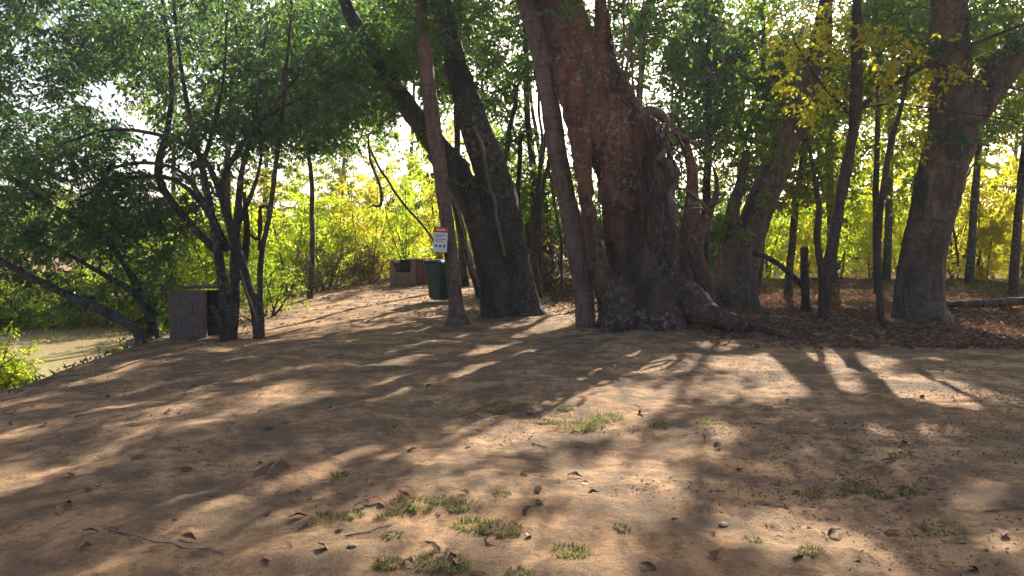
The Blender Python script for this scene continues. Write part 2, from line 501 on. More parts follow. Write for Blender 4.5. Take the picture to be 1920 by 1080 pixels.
# ------------------------------------------------------------------ where the sun comes through (patches of sunlit ground, picture px)
LIT = [  # px, py, rx, ry, angle (deg, down-left positive), strength
    (1740, 738, 120, 26, -8, 1), (1500, 688, 170, 24, 0, .92), (1400, 728, 130, 22, 0, .8), (1520, 722, 110, 14, -4, .9), (1343, 650, 45, 14, 0, .8), (1260, 690, 80, 18, 6, .8),
    (1095, 714, 130, 10, 13, 1), (1195, 676, 30, 12, 10, 1), (1080, 785, 180, 44, 12, .85), (960, 780, 70, 16, 14, .6), (1150, 888, 90, 30, 6, 1), (1150, 925, 130, 62, 0, .9), (1230, 830, 90, 20, 0, .6),
    (860, 950, 190, 44, 8, .6), (840, 872, 70, 18, 12, .85), (890, 808, 50, 10, 12, .6), (860, 1045, 330, 38, 0, .68), (1485, 1003, 70, 18, 4, 1), (1460, 1000, 120, 40, 4, .75),
    (1740, 1045, 190, 30, 6, .75), (1607, 1008, 60, 14, 0, .8), (1848, 932, 60, 14, -4, .7), (1713, 849, 110, 12, 0, .45), (1300, 846, 60, 12, 0, .6), (1420, 870, 60, 10, 0, .4),
    (1896, 628, 60, 9, -6, 1), (1810, 617, 50, 6, -4, .8), (1694, 610, 40, 7, 0, .7), (1580, 640, 60, 5, 0, .5), (1880, 760, 40, 14, 0, .5),
    (502, 752, 60, 20, 24, 1), (308, 780, 46, 11, 18, 1), (595, 764, 60, 10, 16, .7), (400, 800, 80, 9, 18, .6), (53, 785, 46, 9, 18, .95), (72, 802, 30, 9, 10, .8), (20, 888, 64, 26, 10, 1), (207, 846, 64, 10, 16, .8), (150, 860, 60, 8, 16, .6),
    (240, 906, 80, 8, 16, .6), (313, 994, 90, 14, 14, .85), (415, 1016, 90, 16, 10, .85), (553, 919, 60, 10, 14, .85), (420, 925, 90, 8, 16, .7), (245, 676, 46, 8, 22, .9), (298, 702, 50, 7, 18, .7), (135, 710, 60, 7, 22, .7), (351, 753, 44, 6, 16, .6), (180, 750, 60, 6, 18, .6),
    (553, 1046, 130, 18, 4, .8), (530, 697, 70, 6, 12, .6), (420, 680, 60, 6, 12, .6), (20, 1000, 60, 10, 10, .5), (120, 965, 80, 7, 12, .5),
    (654, 647, 50, 7, 4, 1), (736, 645, 60, 6, 4, .95), (914, 667, 50, 7, 10, .9), (755, 681, 44, 8, 12, .9), (890, 705, 50, 8, 12, .95), (736, 727, 44, 9, 14, .85), (669, 753, 56, 9, 14, .8), (654, 809, 60, 6, 12, .6), (990, 676, 40, 6, 14, .7), (1044, 617, 60, 6, 4, .9), (800, 620, 60, 5, 4, .7), (600, 655, 50, 5, 6, .7), (560, 630, 50, 5, 6, .6),
    (640, 556, 150, 30, 3, 1), (760, 548, 100, 26, 0, 1), (590, 592, 110, 12, 6, .75), (700, 585, 60, 8, 0, .5), (1440, 552, 80, 14, 0, 1), (1560, 558, 100, 9, 0, .6), (1340, 577, 40, 8, 0, .5), (980, 575, 80, 10, 0, .6), (1840, 558, 120, 10, 0, .7),
]
def lit(px, py):
    r = np.zeros(np.shape(px))
    for (cx_, cy_, rx, ry, an, s_) in LIT:
        a_ = R(-an)
        dx = px - cx_; dy = py - cy_
        u = (dx * math.cos(a_) + dy * math.sin(a_)) / rx
        v = (-dx * math.sin(a_) + dy * math.cos(a_)) / ry
        r = np.maximum(r, s_ * (1 - sstep(.85, 1.35, np.sqrt(u * u + v * v))))
    return r
def sun_gap(p):
    """share of leaves missing along the sun line of each point, so that the dapples fall where they do"""
    g = p - S * ((p[:, 2] + .03) / S[2])[:, None]
    ok = (g[:, 1] > 2.2) & (p[:, 2] > .7)
    a_ = np.where(ok, lit(*to_px(g)), 0)
    q = g.copy(); q[:, 2] = 0
    fl = sstep(.42, .62, fbm(q * 2.3, 2, 91)) * .8
    a_ = np.maximum(a_, np.where(ok & (g[:, 1] < 18), fl, 0))
    w = p - S * ((p[:, 2] - WATER) / S[2])[:, None]
    wx, wy = to_px(w)
    wt = 1 - sstep(.8, 1.2, np.hypot((wx - 80) / 150, (wy - 655) / 55))
    return np.maximum(a_, np.where(w[:, 1] > 5, wt * .75, 0))
HOLES = [(205, 180, 38, 46, .85), (95, 200, 36, 20, .6), (30, 150, 34, 50, .4), (765, 205, 20, 60, .95), (890, 255, 16, 70, .9), (1340, 185, 50, 20, .4),
         (660, 250, 40, 20, .7), (950, 90, 20, 40, .5), (1620, 110, 40, 30, .4), (1690, 95, 30, 22, .5), (1825, 150, 14, 40, .7), (1580, 190, 40, 20, .5), (45, 70, 30, 30, .5)]
def hole(px, py):
    r = np.zeros(np.shape(px))
    nz_ = .55 * fbm(xyz(np.asarray(px) / 34, np.asarray(py) / 34, 1), 3, 15)
    for (cx_, cy_, rx, ry, s_) in HOLES:
        r = np.maximum(r, s_ * (1 - sstep(.35, 1.35, np.hypot((px - cx_) / rx, (py - cy_) / ry) + nz_)))
    return r

# ------------------------------------------------------------------ tree maker
def px_path(pts, Y0, lean=None):
    """[(px, py, r_px, (dY))] -> 3D points and radii at their own distance"""
    out_p, out_r = [], []
    for q in pts:
        Y = Y0 + (q[3] if len(q) > 3 else 0)
        out_p.append(P(q[0], q[1], Y)); out_r.append(q[2] * Y / FPX)
    return np.array(out_p), np.array(out_r)

def fused(name, tubes, mat, parent, voxel=.035, amp=.03, smooth=2, fine=.008, stretch=.3, freq=2.2):
    """overlapping limbs grown into one continuous skin"""
    mb = MB()
    for p, r in tubes:
        L = np.linalg.norm(np.diff(p, axis=0), axis=1).sum()
        n = max(8, int(L / .15))
        q, rr = resample(p, r, n)
        tube(mb, q, np.maximum(rr, voxel * .9), 14)
    me = mb.mesh(name, mat)
    tmp = bpy.data.objects.new('tmp', me); COL.objects.link(tmp)
    md = tmp.modifiers.new('r', 'REMESH'); md.mode = 'VOXEL'; md.voxel_size = voxel
    md2 = tmp.modifiers.new('s', 'SMOOTH'); md2.iterations = smooth; md2.factor = .5
    dg = bpy.context.evaluated_depsgraph_get()
    me2 = bpy.data.meshes.new_from_object(tmp.evaluated_get(dg))
    bpy.data.objects.remove(tmp)
    n = len(me2.vertices)
    co = np.zeros(n * 3, np.float32); me2.vertices.foreach_get('co', co); co = co.reshape(-1, 3)
    no = np.zeros(n * 3, np.float32); me2.vertices.foreach_get('normal', no); no = no.reshape(-1, 3)
    q = co * np.array([1, 1, stretch]) * freq
    d = amp * fbm(q, 3, 5) + fine * fbm(co * np.array([1, 1, .5]) * 14, 2, 9)
    co = co + no * d[:, None]
    me2.vertices.foreach_set('co', co.ravel().astype(np.float32))
    me2.polygons.foreach_set('use_smooth', np.ones(len(me2.polygons), bool))
    me2.update()
    me2.name = name
    if not me2.materials: me2.materials.append(mat)
    return link(name, me2, parent)

LAI_K = 3.3
class Tree:
    def __init__(s, name, base, label, cat, leafm, size, width=.42, group=None, twig=TWIG, droop=.5, branch_r=.012):
        s.root = empty(name, base)
        tag(s.root, label, cat, group)
        s.nodes = []; s.clumps = []
        s.leafm, s.size, s.width, s.twig, s.droop, s.br = leafm, size, width, twig, droop, branch_r
    def spine(s, p, frac=.25):
        n = len(p)
        q, _ = resample(p, np.ones(n), n * 4)
        s.nodes.append(q[int(len(q) * frac):])
    def region(s, px, py, rx, ry, Y0, Y1, lai, r=.32, nl=46, mask=True):
        Y = (Y0 + Y1) / 2
        area = math.pi * rx * ry * (Y / FPX) ** 2
        la = nl * s.size ** 2 * s.width * .5
        n = int(LAI_K * lai * area / la)
        a = rng.uniform(0, 2 * math.pi, n); q = np.sqrt(rng.uniform(0, 1, n))
        X = px + rx * q * np.cos(a); Z = py + ry * q * np.sin(a); YY = rng.uniform(Y0, Y1, n)
        c = np.array([P(X[k], Z[k], YY[k]) for k in range(n)]).reshape(-1, 3)
        if mask and n:
            g = to_ground(c); gp = to_px(g)
            keep = rng.uniform(0, 1, n) > lit(*gp) * (g[:, 1] > 2)
            keep &= rng.uniform(0, 1, n) > hole(X, Z)
            c = c[keep]
        if len(c): c = c[fbm(c * 1.0, 2, 61) > -.28]
        c = c[c[:, 2] > height(c[:, 0], c[:, 1], False) + .15]
        if len(c): s.clumps.append((c, np.full(len(c), r), nl))
    def at(s, c, r, nl):
        s.clumps.append((np.asarray(c), np.full(len(c), r), nl))
    def finish(s, sides=3, leaf_name='crown', branch_name='branch', gaps=True):
        if not s.clumps: return
        C = np.concatenate([c for c, _, _ in s.clumps])
        mbl, mbb = MB(), MB()
        for c, r, nl in s.clumps:
            n = len(c)
            # leaves sit alternately along drooping shoots that start near the clump's centre
            per = 8
            ns = max(2, nl // per)
            d0 = rng.normal(0, 1, (n, ns, 3)) * np.array([1, 1, .55]); d0[..., 2] -= .25 * s.droop
            d0 = unit(d0)
            st_ = c[:, None] + rng.normal(0, .25, (n, ns, 3)) * r[:, None, None]
            tt = np.linspace(.12, 1, per)[None, None, :, None] * (r[:, None, None, None] * rng.uniform(.7, 1.5, (n, ns, 1, 1)))
            cc = st_[:, :, None] + d0[:, :, None] * tt
            cc[..., 2] -= .35 * tt[..., 0] ** 2 / np.maximum(r[:, None, None], .1)
            sd = unit(np.cross(d0, [0, 0, 1.0]))[:, :, None] * np.where(np.arange(per) % 2, 1, -1)[None, None, :, None]
            tg = d0[:, :, None] * .6 + sd * .8 + np.array([0, 0, -.35])
            cc = (cc + sd * s.size * .4 + rng.normal(0, .02, cc.shape)).reshape(-1, 3); tg = np.broadcast_to(tg, (n, ns, per, 3)).reshape(-1, 3)
            ppx = to_px(cc)
            kp = rng.uniform(0, 1, len(cc)) > .9 * hole(*ppx)
            kp &= cc[:, 2] > height(cc[:, 0], cc[:, 1], False) + .03
            if gaps: kp &= rng.uniform(0, 1, len(cc)) > sun_gap(cc) ** .55 * 1.02
            leaves(mbl, cc[kp], s.size, s.width, s.droop, tang=tg[kp])
        nod = np.concatenate(s.nodes)
        dist = np.array([np.min(((nod - c) ** 2).sum(1)) for c in C])
        cap = np.zeros((len(nod) + len(C) * 5, 3)); cap[:len(nod)] = nod
        lvl = np.zeros(len(cap)); m_ = len(nod)
        for k in np.argsort(dist):
            c = C[k]
            dd = ((cap[:m_] - c) ** 2).sum(1) * (1 + .12 * lvl[:m_])
            # prefer joints lower than the clump: branches climb
            dd = dd + np.where(cap[:m_, 2] > c[2] + .2, 1.2 * np.sqrt(dd), 0)
            b = int(np.argmin(dd)); p0 = cap[b]
            L = np.linalg.norm(c - p0)
            if L < .05: continue
            t = np.linspace(0, 1, 5)[:, None]
            bend = rng.normal(0, .09 * L, 3) + np.array([0, 0, .10 * L])
            q = p0 * (1 - t) + c * t + np.sin(t * math.pi) * bend + rng.normal(0, .018 * L, (5, 3)) * (t > 0)
            lv = lvl[b] + 1
            r0 = s.br * (1 + min(L, 4) * .55) / (1 + .25 * lv)
            tube(mbb, q, np.linspace(r0, max(.003, r0 * .35), 5), sides, cap=False)
            cap[m_:m_ + 4] = q[1:]; lvl[m_:m_ + 4] = lv; m_ += 4
        o = tag(link(leaf_name, mbl.mesh(leaf_name, s.leafm, False), s.root), kind='stuff')
        if mbb.n:
            tag(link(branch_name, mbb.mesh(branch_name, s.twig), s.root), kind='stuff')
        return o

def base_of(px, py):
    return G(px, py)
BASES = []
def sink(p, r, d=.35, flare=1.25):
    q = p[0].copy(); q[2] -= d
    r = r.copy(); r[0] *= 1.16
    BASES.append((p[0][0], p[0][1], r[0]))
    return np.concatenate([[q], p]), np.concatenate([[r[0] * flare], r])

# ------------------------------------------------------------------ giant fig tree
gb = base_of(1200, 602); YG = gb[1]
giant = Tree('giant_fig_tree', gb, 'massive old fig tree with reddish lichen-spotted trunk and tangled aerial roots', 'tree', LEAF_DARK, .12, .48, branch_r=.022)
main = [(1215, 612, 66), (1204, 560, 62), (1191, 500, 47), (1182, 440, 42), (1170, 372, 44), (1163, 310, 48), (1136, 230, 54), (1103, 150, 52), (1072, 70, 44), (1047, 0, 41), (1012, -90, 39), (980, -190, 34, -.3), (940, -320, 28, -.6)]
mass = [(1262, 608, 40, .5), (1248, 520, 30, .5), (1226, 430, 28, .45), (1206, 340, 32, .3), (1192, 262, 40, .12), (1160, 195, 38), (1128, 125, 24), (1105, 65, 18)]
limb = [(1160, 585, 30, -.25), (1140, 540, 24, -.3), (1120, 488, 18, -.35), (1106, 430, 13, -.35), (1098, 370, 11, -.35), (1092, 310, 15, -.3), (1084, 240, 22, -.25), (1068, 150, 28, -.1), (1048, 60, 30)]
bulge = [(1142, 338, 14, -.3), (1150, 368, 26, -.38), (1180, 385, 28, -.3)]
foot1 = [(1270, 540, 34, -.1), (1300, 570, 32, -.5), (1345, 598, 19, -.8), (1405, 611, 13, -.9), (1480, 634, 8, -1.1), (1540, 655, 5, -1.3)]
foot2 = [(1175, 540, 34, -.25), (1162, 590, 32, -.42), (1148, 640, 26, -.55), (1140, 680, 16, -.6)]
foot3 = [(1225, 530, 40, -.25), (1240, 590, 42, -.45), (1258, 640, 34, -.6), (1270, 690, 20, -.7)]
fork = [(1165, 190, 16, .1), (1142, 125, 15, .1), (1130, 50, 13, .1), (1122, -50, 11, .1), (1115, -160, 9, .1)]
T = [px_path(a, YG) for a in (main, mass, limb, bulge, foot1, foot2, foot3, fork)]
for k in (0, 1, 2): T[k] = sink(*T[k])
fused('trunk', T, BARK_GIANT, giant.root, .03, .07, 1, .03)
slim = [(1096, 612, 17, -.1), (1092, 545, 18, 0), (1079, 460, 19, .1), (1061, 365, 19, .15), (1043, 270, 19, .15), (1026, 160, 19, .15), (1012, 90, 20, .1), (990, 10, 20, 0), (962, -90, 19, 0), (925, -210, 16, 0), (890, -330, 12)]
sl = sink(*px_path(slim, YG))
o = fused('stem', [sl], BARK_PALE, giant.root, .03, .03, 2, .008)
o['label'] = 'slender pale pinkish stem leaning left beside the main trunk'
# secondary stems and aerial roots on its right flank
sec = [
    [(1292, 596, 26, .5), (1286, 510, 19, .55), (1294, 430, 15, .6), (1300, 350, 10, .6), (1292, 290, 7, .6), (1262, 240, 5, .5), (1225, 215, 4, .3)],
    [(1262, 590, 27, .3), (1257, 470, 19, .35), (1246, 390, 17, .35), (1238, 310, 15, .3), (1232, 250, 12, .25), (1205, 215, 9, .1)],
    [(1338, 592, 18, .3), (1322, 530, 15, .35), (1306, 465, 12, .4), (1328, 405, 9, .45), (1345, 350, 6, .5), (1330, 300, 4.5, .5), (1295, 265, 3.5, .5), (1250, 245, 3, .35)],
]
for a in sec:
    p, r = sink(*px_path(a, YG))
    fused('root_stem', [(p, r)], BARK_GIANT, giant.root, .03, .035, 1, .01)
rootp = [
    [(1192, 222, 9), (1215, 208, 10), (1238, 212, 11), (1252, 230, 9), (1250, 262, 8), (1240, 292, 6), (1230, 300, 5)],
    [(1200, 232, 6), (1222, 240, 6), (1240, 262, 5), (1228, 290, 5), (1244, 312, 5), (1256, 318, 4)],
    [(1238, 222, 5), (1258, 214, 4), (1275, 236, 3.5), (1270, 246, 3)],
    [(1215, 225, 7), (1223, 260, 7), (1216, 300, 8), (1222, 350, 8), (1210, 400, 7), (1218, 470, 5)],
    [(1240, 290, 8), (1252, 330, 8), (1244, 380, 9), (1262, 430, 9), (1258, 500, 8)],
    [(1228, 240, 4), (1232, 300, 4), (1226, 350, 4), (1232, 420, 3)],
    [(1252, 300, 12), (1262, 340, 15), (1258, 375, 12), (1270, 410, 9)],
    [(1235, 372, 6), (1262, 384, 6), (1295, 390, 5), (1325, 392, 4), (1352, 380, 3)],
    [(1250, 350, 4), (1285, 358, 4), (1315, 378, 3.5), (1335, 410, 3)],
    [(1270, 400, 7), (1290, 440, 7), (1282, 490, 8), (1300, 540, 8)],
    [(1100, 130, 3), (1140, 160, 3.4), (1170, 178, 3.6), (1200, 212, 4)],
    [(1118, 105, 2.5), (1120, 150, 2.8), (1150, 172, 3), (1180, 205, 3.5)],
]
for k in range(11):
    x0 = rng.uniform(1192, 1262); y0 = rng.uniform(205, 330); y1 = y0 + rng.uniform(90, 260)
    n_ = 6
    rootp.append([(x0 + 9 * math.sin(k * 1.9 + q * 1.7) + 4 * q, y0 + (y1 - y0) * q / (n_ - 1), rng.uniform(2.0, 4.6) * (1 - .55 * q / (n_ - 1))) for q in range(n_)])
for k in range(7):
    x0 = rng.uniform(1200, 1240); y0 = rng.uniform(215, 300)
    rootp.append([(x0, y0, 3.2), (x0 + rng.uniform(10, 25), y0 - rng.uniform(0, 14), 3), (x0 + rng.uniform(28, 45), y0 + rng.uniform(0, 25), 2.6), (x0 + rng.uniform(30, 60), y0 + rng.uniform(30, 60), 1.6)])
for k, a in enumerate(rootp):
    a = [(x, y, r, -.35 + .12 * math.sin(i_ * 2.1 + k)) for i_, (x, y, r) in enumerate(a)]
    p, r = px_path(a, YG)
    p, r = resample(p, r, len(a) * 6)
    r = r * (.66 + .2 * np.sin(np.linspace(0, 9, len(r)) + k))
    p = p + .03 * np.stack([fbm(p * 5 + q_, 2, q_) for q_ in (1, 2, 3)], -1)
    mb = MB(); tube(mb, p, r, 9)
    link('aerial_root', mb.mesh('aerial_root', ROOTBARK if k % 6 else BARK_PALE), giant.root)
for a in (main, slim, fork): giant.spine(px_path(a, YG)[0], .55)
giant.region(1320, 60, 130, 110, YG - .5, YG + 2.5, .7)
giant.region(1080, -10, 150, 50, YG - 2.2, YG - .8, .25)

# ------------------------------------------------------------------ pair of dark leaning trunks
db = base_of(960, 592); YD = db[1]
dbl = Tree('twin_leaning_tree', db, 'dark mossy tree with two thick trunks leaning left from one base', 'tree', LEAF_DARK, .115, .48, branch_r=.02)
tC = [(938, 592, 36), (925, 530, 31), (908, 460, 27), (885, 385, 26), (852, 318, 27), (805, 255, 25), (762, 195, 20), (726, 140, 17), (692, 90, 14), (660, 30, 14), (628, -50, 13), (590, -150, 10)]
tD = [(978, 594, 40, .2), (968, 525, 36, .2), (956, 455, 34, .2), (940, 380, 35, .2), (918, 310, 35, .2), (896, 250, 34, .2), (875, 185, 29, .2), (855, 120, 22, .2), (838, 50, 20, .2), (818, -30, 18, .2), (795, -150, 15, .2)]
tD2 = [(1000, 600, 26, .1), (985, 560, 22, .1), (965, 500, 18, .1)]
T = [sink(p_, r_ * .92) for p_, r_ in (px_path(a, YD) for a in (tC, tD, tD2))]
fused('trunk', T, BARK_DARK, dbl.root, .035, .045, 2, .012)
for a in ([(888, 235, 5), (902, 275, 6), (912, 320, 6), (922, 365, 6), (934, 420, 5), (948, 480, 4)], [(800, 290, 4), (825, 330, 6), (850, 372, 7), (868, 420, 6), (876, 470, 5), (900, 540, 5)]):
    p, r = px_path([(x, y, r, -.48) for x, y, r in a], YD)
    p, r = resample(p, r, 30)
    mb = MB(); p = p + .035 * np.stack([fbm(p * 3 + q_, 2, q_) for q_ in (1, 2, 3)], -1); tube(mb, p, r * .55, 8)
    link('climbing_root', mb.mesh('climbing_root', LIANA), dbl.root)
for a in (tC, tD): dbl.spine(px_path(a, YD)[0], .45)
dbl.region(700, 60, 190, 110, YD - 1, YD + 2, .9)
dbl.region(900, 60, 130, 100, YD - .5, YD + 2.5, .7)
dbl.region(620, 200, 110, 80, YD - .5, YD + 2, .45)
dbl.region(800, 270, 40, 30, YD - .5, YD - .1, .8, .15, 20)
dbl.region(745, 170, 40, 50, YD - .6, YD - .1, .7, .15, 20)
dbl.region(860, 330, 60, 60, YD - .6, YD - .3, .25, .15, 16)

# ------------------------------------------------------------------ straight pale tree that carries the sign
pb = base_of(857, 608); YP = pb[1]
pale = Tree('straight_pale_tree', pb, 'slim straight pale tree carrying the warning sign in front of dark trunks', 'tree', LEAF_DARK, .115, .48, branch_r=.015)
tE = [(857, 609, 22), (857, 596, 20), (855, 575, 14), (851, 540, 13), (846, 490, 12.5), (839, 430, 12.5), (831, 370, 13), (824, 310, 14), (815, 250, 15), (806, 180, 14.5), (798, 110, 14), (790, 40, 13), (784, -60, 12), (776, -180, 10), (765, -300, 7)]
p, r = sink(*px_path(tE, YP), .3, 1.1)
fused('trunk', [(p, r)], BARK_PALE, pale.root, .028, .02, 1, .006)
pale.spine(px_path(tE, YP)[0], .6)
pale.region(824, 288, 24, 36, YP - .28, YP - .14, 1.0, .10, 14, False)
pale.region(845, 500, 12, 60, YP - .22, YP - .16, .15, .08, 10, False)
pale.region(780, 30, 120, 60, YP - .8, YP + 1.2, .4)

# ------------------------------------------------------------------ leaning tree right of the giant
lb = base_of(1385, 575); YL = lb[1]
lean = Tree('leaning_tree', lb, 'brown tree leaning right just behind the giant fig with leafy lower trunk', 'tree', LEAF_MID, .12, .5, branch_r=.016)
tL = [(1382, 578, 40), (1384, 540, 35), (1394, 490, 32), (1410, 430, 30), (1434, 365, 27), (1462, 295, 25), (1490, 225, 23), (1515, 150, 20), (1538, 60, 16), (1560, -60, 12), (1580, -180, 9)]
tL2 = [(1352, 576, 26, -.2), (1356, 520, 20, -.2), (1368, 460, 18, -.2), (1374, 400, 14, -.2), (1390, 340, 10, -.2), (1400, 280, 7, -.2)]
fused('trunk', [sink(*px_path(tL, YL)), sink(*px_path(tL2, YL))], BARK_GREY, lean.root, .033, .035, 2, .01)
for a in (tL, tL2): lean.spine(px_path(a, YL)[0], .4)
lean.region(1400, 320, 90, 80, YL - .9, YL + .5, .9)
lean.region(1440, 180, 120, 90, YL - .5, YL + 2, .7)
lean.region(1360, 430, 40, 60, YL - .8, YL - .4, .8, .2, 26)
lean.region(1530, 300, 80, 90, YL, YL + 2, .7)

# ------------------------------------------------------------------ forked tree at the right
rb = base_of(1722, 600); YR = rb[1]
frk = Tree('forked_tree', rb, 'thick mossy tree forking into a V near the right edge', 'tree', LEAF_COOL, .115, .45, branch_r=.018)
t0 = [(1722, 604, 50), (1721, 565, 43), (1732, 480, 40), (1750, 395, 40), (1770, 315, 43), (1784, 262, 45), (1790, 225, 42), (1782, 180, 36), (1780, 120, 33), (1779, 50, 31), (1777, -40, 29), (1772, -170, 24), (1765, -300, 16)]
t1 = [(1792, 235, 36), (1822, 208, 32), (1852, 168, 29), (1888, 118, 28), (1932, 78, 26), (2000, 35, 23), (2090, -40, 18), (2180, -140, 12)]
t2 = [(1750, 560, 20, -.2), (1757, 600, 18, -.45), (1770, 622, 10, -.7)]
fused('trunk', [sink(*px_path(t0, YR)), px_path(t1, YR), px_path(t2, YR)], BARK_GREY if False else bark_mat('forked_bark', (.10, .08, .065), (.14, .105, .08), (.025, .023, .021), .6, (.22, .14, .09), .6), frk.root, .035, .035, 2, .01)
for a in (t0, t1): frk.spine(px_path(a, YR)[0], .5)
frk.region(1850, 70, 130, 90, YR - .5, YR + 2.5, .8)
frk.region(1690, 50, 110, 80, YR, YR + 2.5, .6)
frk.region(1880, 220, 70, 60, YR, YR + 2.5, .5)
frk.region(1800, 245, 60, 30, YR - .8, YR - .4, .35, .15, 18)

# ------------------------------------------------------------------ saplings and the stump between them
sb = base_of(1543, 600); YS = sb[1]
sap = Tree('forked_sapling', sb, 'thin dark sapling splitting low into two stems left of the forked tree', 'tree', LEAF_YELLOW, .10, .6, branch_r=.007)
s1 = [(1544, 600, 11), (1548, 545, 11), (1557, 480, 11), (1570, 410, 10), (1581, 345, 10), (1594, 280, 10), (1604, 215, 10), (1606, 140, 10), (1606, 60, 9), (1609, -40, 8), (1615, -160, 6)]
s2 = [(1542, 560, 7), (1540, 510, 6), (1532, 450, 6), (1536, 390, 5), (1528, 330, 4), (1515, 260, 3)]
s3 = [(1604, 208, 6), (1640, 180, 5), (1690, 150, 4.5), (1760, 108, 4), (1830, 80, 3.2), (1920, 45, 2.5)]
s4 = [(1604, 225, 4), (1570, 190, 3), (1535, 150, 2.5), (1490, 80, 2)]
mb = MB()
for a in (s1, s2): 
    p, r = px_path(a, YS); p, r = resample(*(sink(p, r) if a is s1 else (p, r)), 50)
    p += .012 * fbm(p * 2.2, 2, 3)[:, None]
    tube(mb, p, r * (1 + .2 * fbm(p * 4, 3, 1)), 12)
link('trunk', mb.mesh('trunk', BARK_THIN), sap.root)
for a in (s3, s4, [(1750, 112, 2), (1830, 150, 2), (1920, 170, 1.6)], [(1606, 205, 2.5), (1670, 195, 2), (1760, 205, 1.8), (1900, 225, 1.4)]):
    mb = MB(); p, r = px_path(a, YS); tube(mb, *resample(p, r, 24), 7)
    link('bough', mb.mesh('bough', BARK_THIN), sap.root)
for a in (s1, s2, s3, s4): sap.spine(px_path(a, YS)[0], .35)
sap.region(1580, 130, 130, 130, YS - .6, YS + 1.5, .38, .35, 34)
sap.region(1730, 150, 120, 80, YS - .6, YS + .6, .22, .3, 26)
sap.region(1520, 60, 110, 70, YS - 1, YS + .5, .35, .3, 30)

qb = base_of(1652, 607); YQ = qb[1]
sap2 = Tree('slim_sapling', qb, 'single slim sapling stem standing in leaf litter close left of the forked tree', 'tree', LEAF_YELLOW, .085, .55, branch_r=.006)
q1 = [(1652, 606, 6), (1648, 540, 6), (1646, 470, 6), (1650, 400, 6), (1660, 330, 5.5), (1672, 260, 5), (1690, 200, 4), (1705, 120, 3)]
p, r = sink(*px_path(q1, YQ)); mb = MB(); tube(mb, *resample(p, r, 40), 9)
link('trunk', mb.mesh('trunk', BARK_THIN), sap2.root)
sap2.spine(px_path(q1, YQ)[0], .4)
sap2.region(1680, 240, 70, 70, YQ - .3, YQ + 1, .45, .28, 24)

pb2 = base_of(1510, 592); YB = pb2[1]
st = empty('wooden_post', pb2); tag(st, 'short weathered wooden post standing left of the forked sapling', 'post')
p, r = px_path([(1511, 592, 8), (1510, 540, 8), (1508, 500, 7.5), (1508, 464, 7)], YB)
p, r = sink(p, r); p, r = resample(p, r, 20)
mb = MB(); tube(mb, p, r * (1 + .06 * fbm(p * 9, 2, 4)), 10)
link('shaft', mb.mesh('shaft', BARK_THIN), st)
mb = MB(); tube(mb, [p[-1] + [0, 0, .001], p[-1] + [.004, 0, .02]], [r[-1] * .93, r[-1] * .8], 10)
link('cut_top', mb.mesh('cut_top', DRYWOOD), st)

# ------------------------------------------------------------------ many-stemmed tree beside the barbecue, left
mbse = base_of(445, 638); YM = mbse[1]
multi = Tree('multi_stemmed_tree', mbse, 'many-stemmed small tree fanning out beside the concrete barbecue', 'tree', LEAF_SHADE, .10, .45, branch_r=.010)
stems = [
    [(424, 638, 13), (421, 560, 12), (410, 480, 10), (396, 400, 8, .1), (380, 320, 7, .2), (360, 240, 6, .3), (345, 160, 5, .3), (330, 50, 4, .3), (320, -80, 3, .3)],
    [(434, 639, 11), (441, 560, 11), (440, 480, 10), (446, 400, 8, -.1), (452, 330, 6, -.2), (472, 260, 5, -.3), (525, 180, 4, -.4), (610, 90, 3, -.5)],
    [(486, 641, 12, -.1), (479, 585, 11), (462, 525, 11), (441, 455, 11), (420, 385, 8), (388, 305, 6, -.1), (340, 268, 5, -.2), (275, 248, 4, -.2), (200, 244, 3, -.3), (110, 272, 3, -.3)],
    [(489, 641, 9), (488, 560, 7), (490, 480, 6), (506, 400, 6), (516, 320, 5), (526, 240, 5), (535, 150, 4), (545, 40, 3), (550, -60, 2.5)],
    [(455, 520, 8, .15), (463, 440, 7, .2), (460, 390, 5, .2), (458, 360, 3, .2)],
    [(425, 470, 9, .2), (385, 390, 7, .3), (335, 342, 6, .4), (285, 330, 5, .5), (220, 340, 4, .6), (150, 370, 3, .7)],
    [(415, 480, 9, .4), (340, 400, 9, .5), (297, 330, 10, .6), (312, 250, 8, .6), (322, 180, 6, .6), (318, 90, 5, .6), (300, -20, 4, .6)],
    [(440, 440, 7, .1), (415, 360, 6, .1), (442, 290, 5, .2), (500, 222, 4, .2), (585, 172, 3, .3), (660, 140, 2, .3)],
    [(430, 470, 7, .1), (372, 362, 6), (332, 318, 5), (265, 305, 4), (190, 320, 3)],
    [(446, 420, 6, -.2), (480, 340, 5, -.3), (490, 270, 4, -.3), (480, 180, 3, -.4), (500, 60, 2, -.4)],
    [(405, 420, 6, -.2), (380, 330, 5, -.3), (400, 240, 4, -.4), (420, 140, 3, -.4), (425, 20, 2, -.4)],
]
T = []
for k, a in enumerate(stems):
    p, r = px_path(a, YM); r = r * .84
    T.append(sink(p, r) if k < 4 else (p, r))
    multi.spine(p, .35)
fused('trunk', [(p[:6], r[:6]) for p, r in T], BARK_DARK, multi.root, .022, .012, 1, .006)
for p, r in T:
    if len(p) > 5:
        mb = MB(); tube(mb, *resample(p[4:], np.maximum(r[4:], .016), 30), 8)
        link('bough', mb.mesh('bough', BARK_DARK), multi.root)
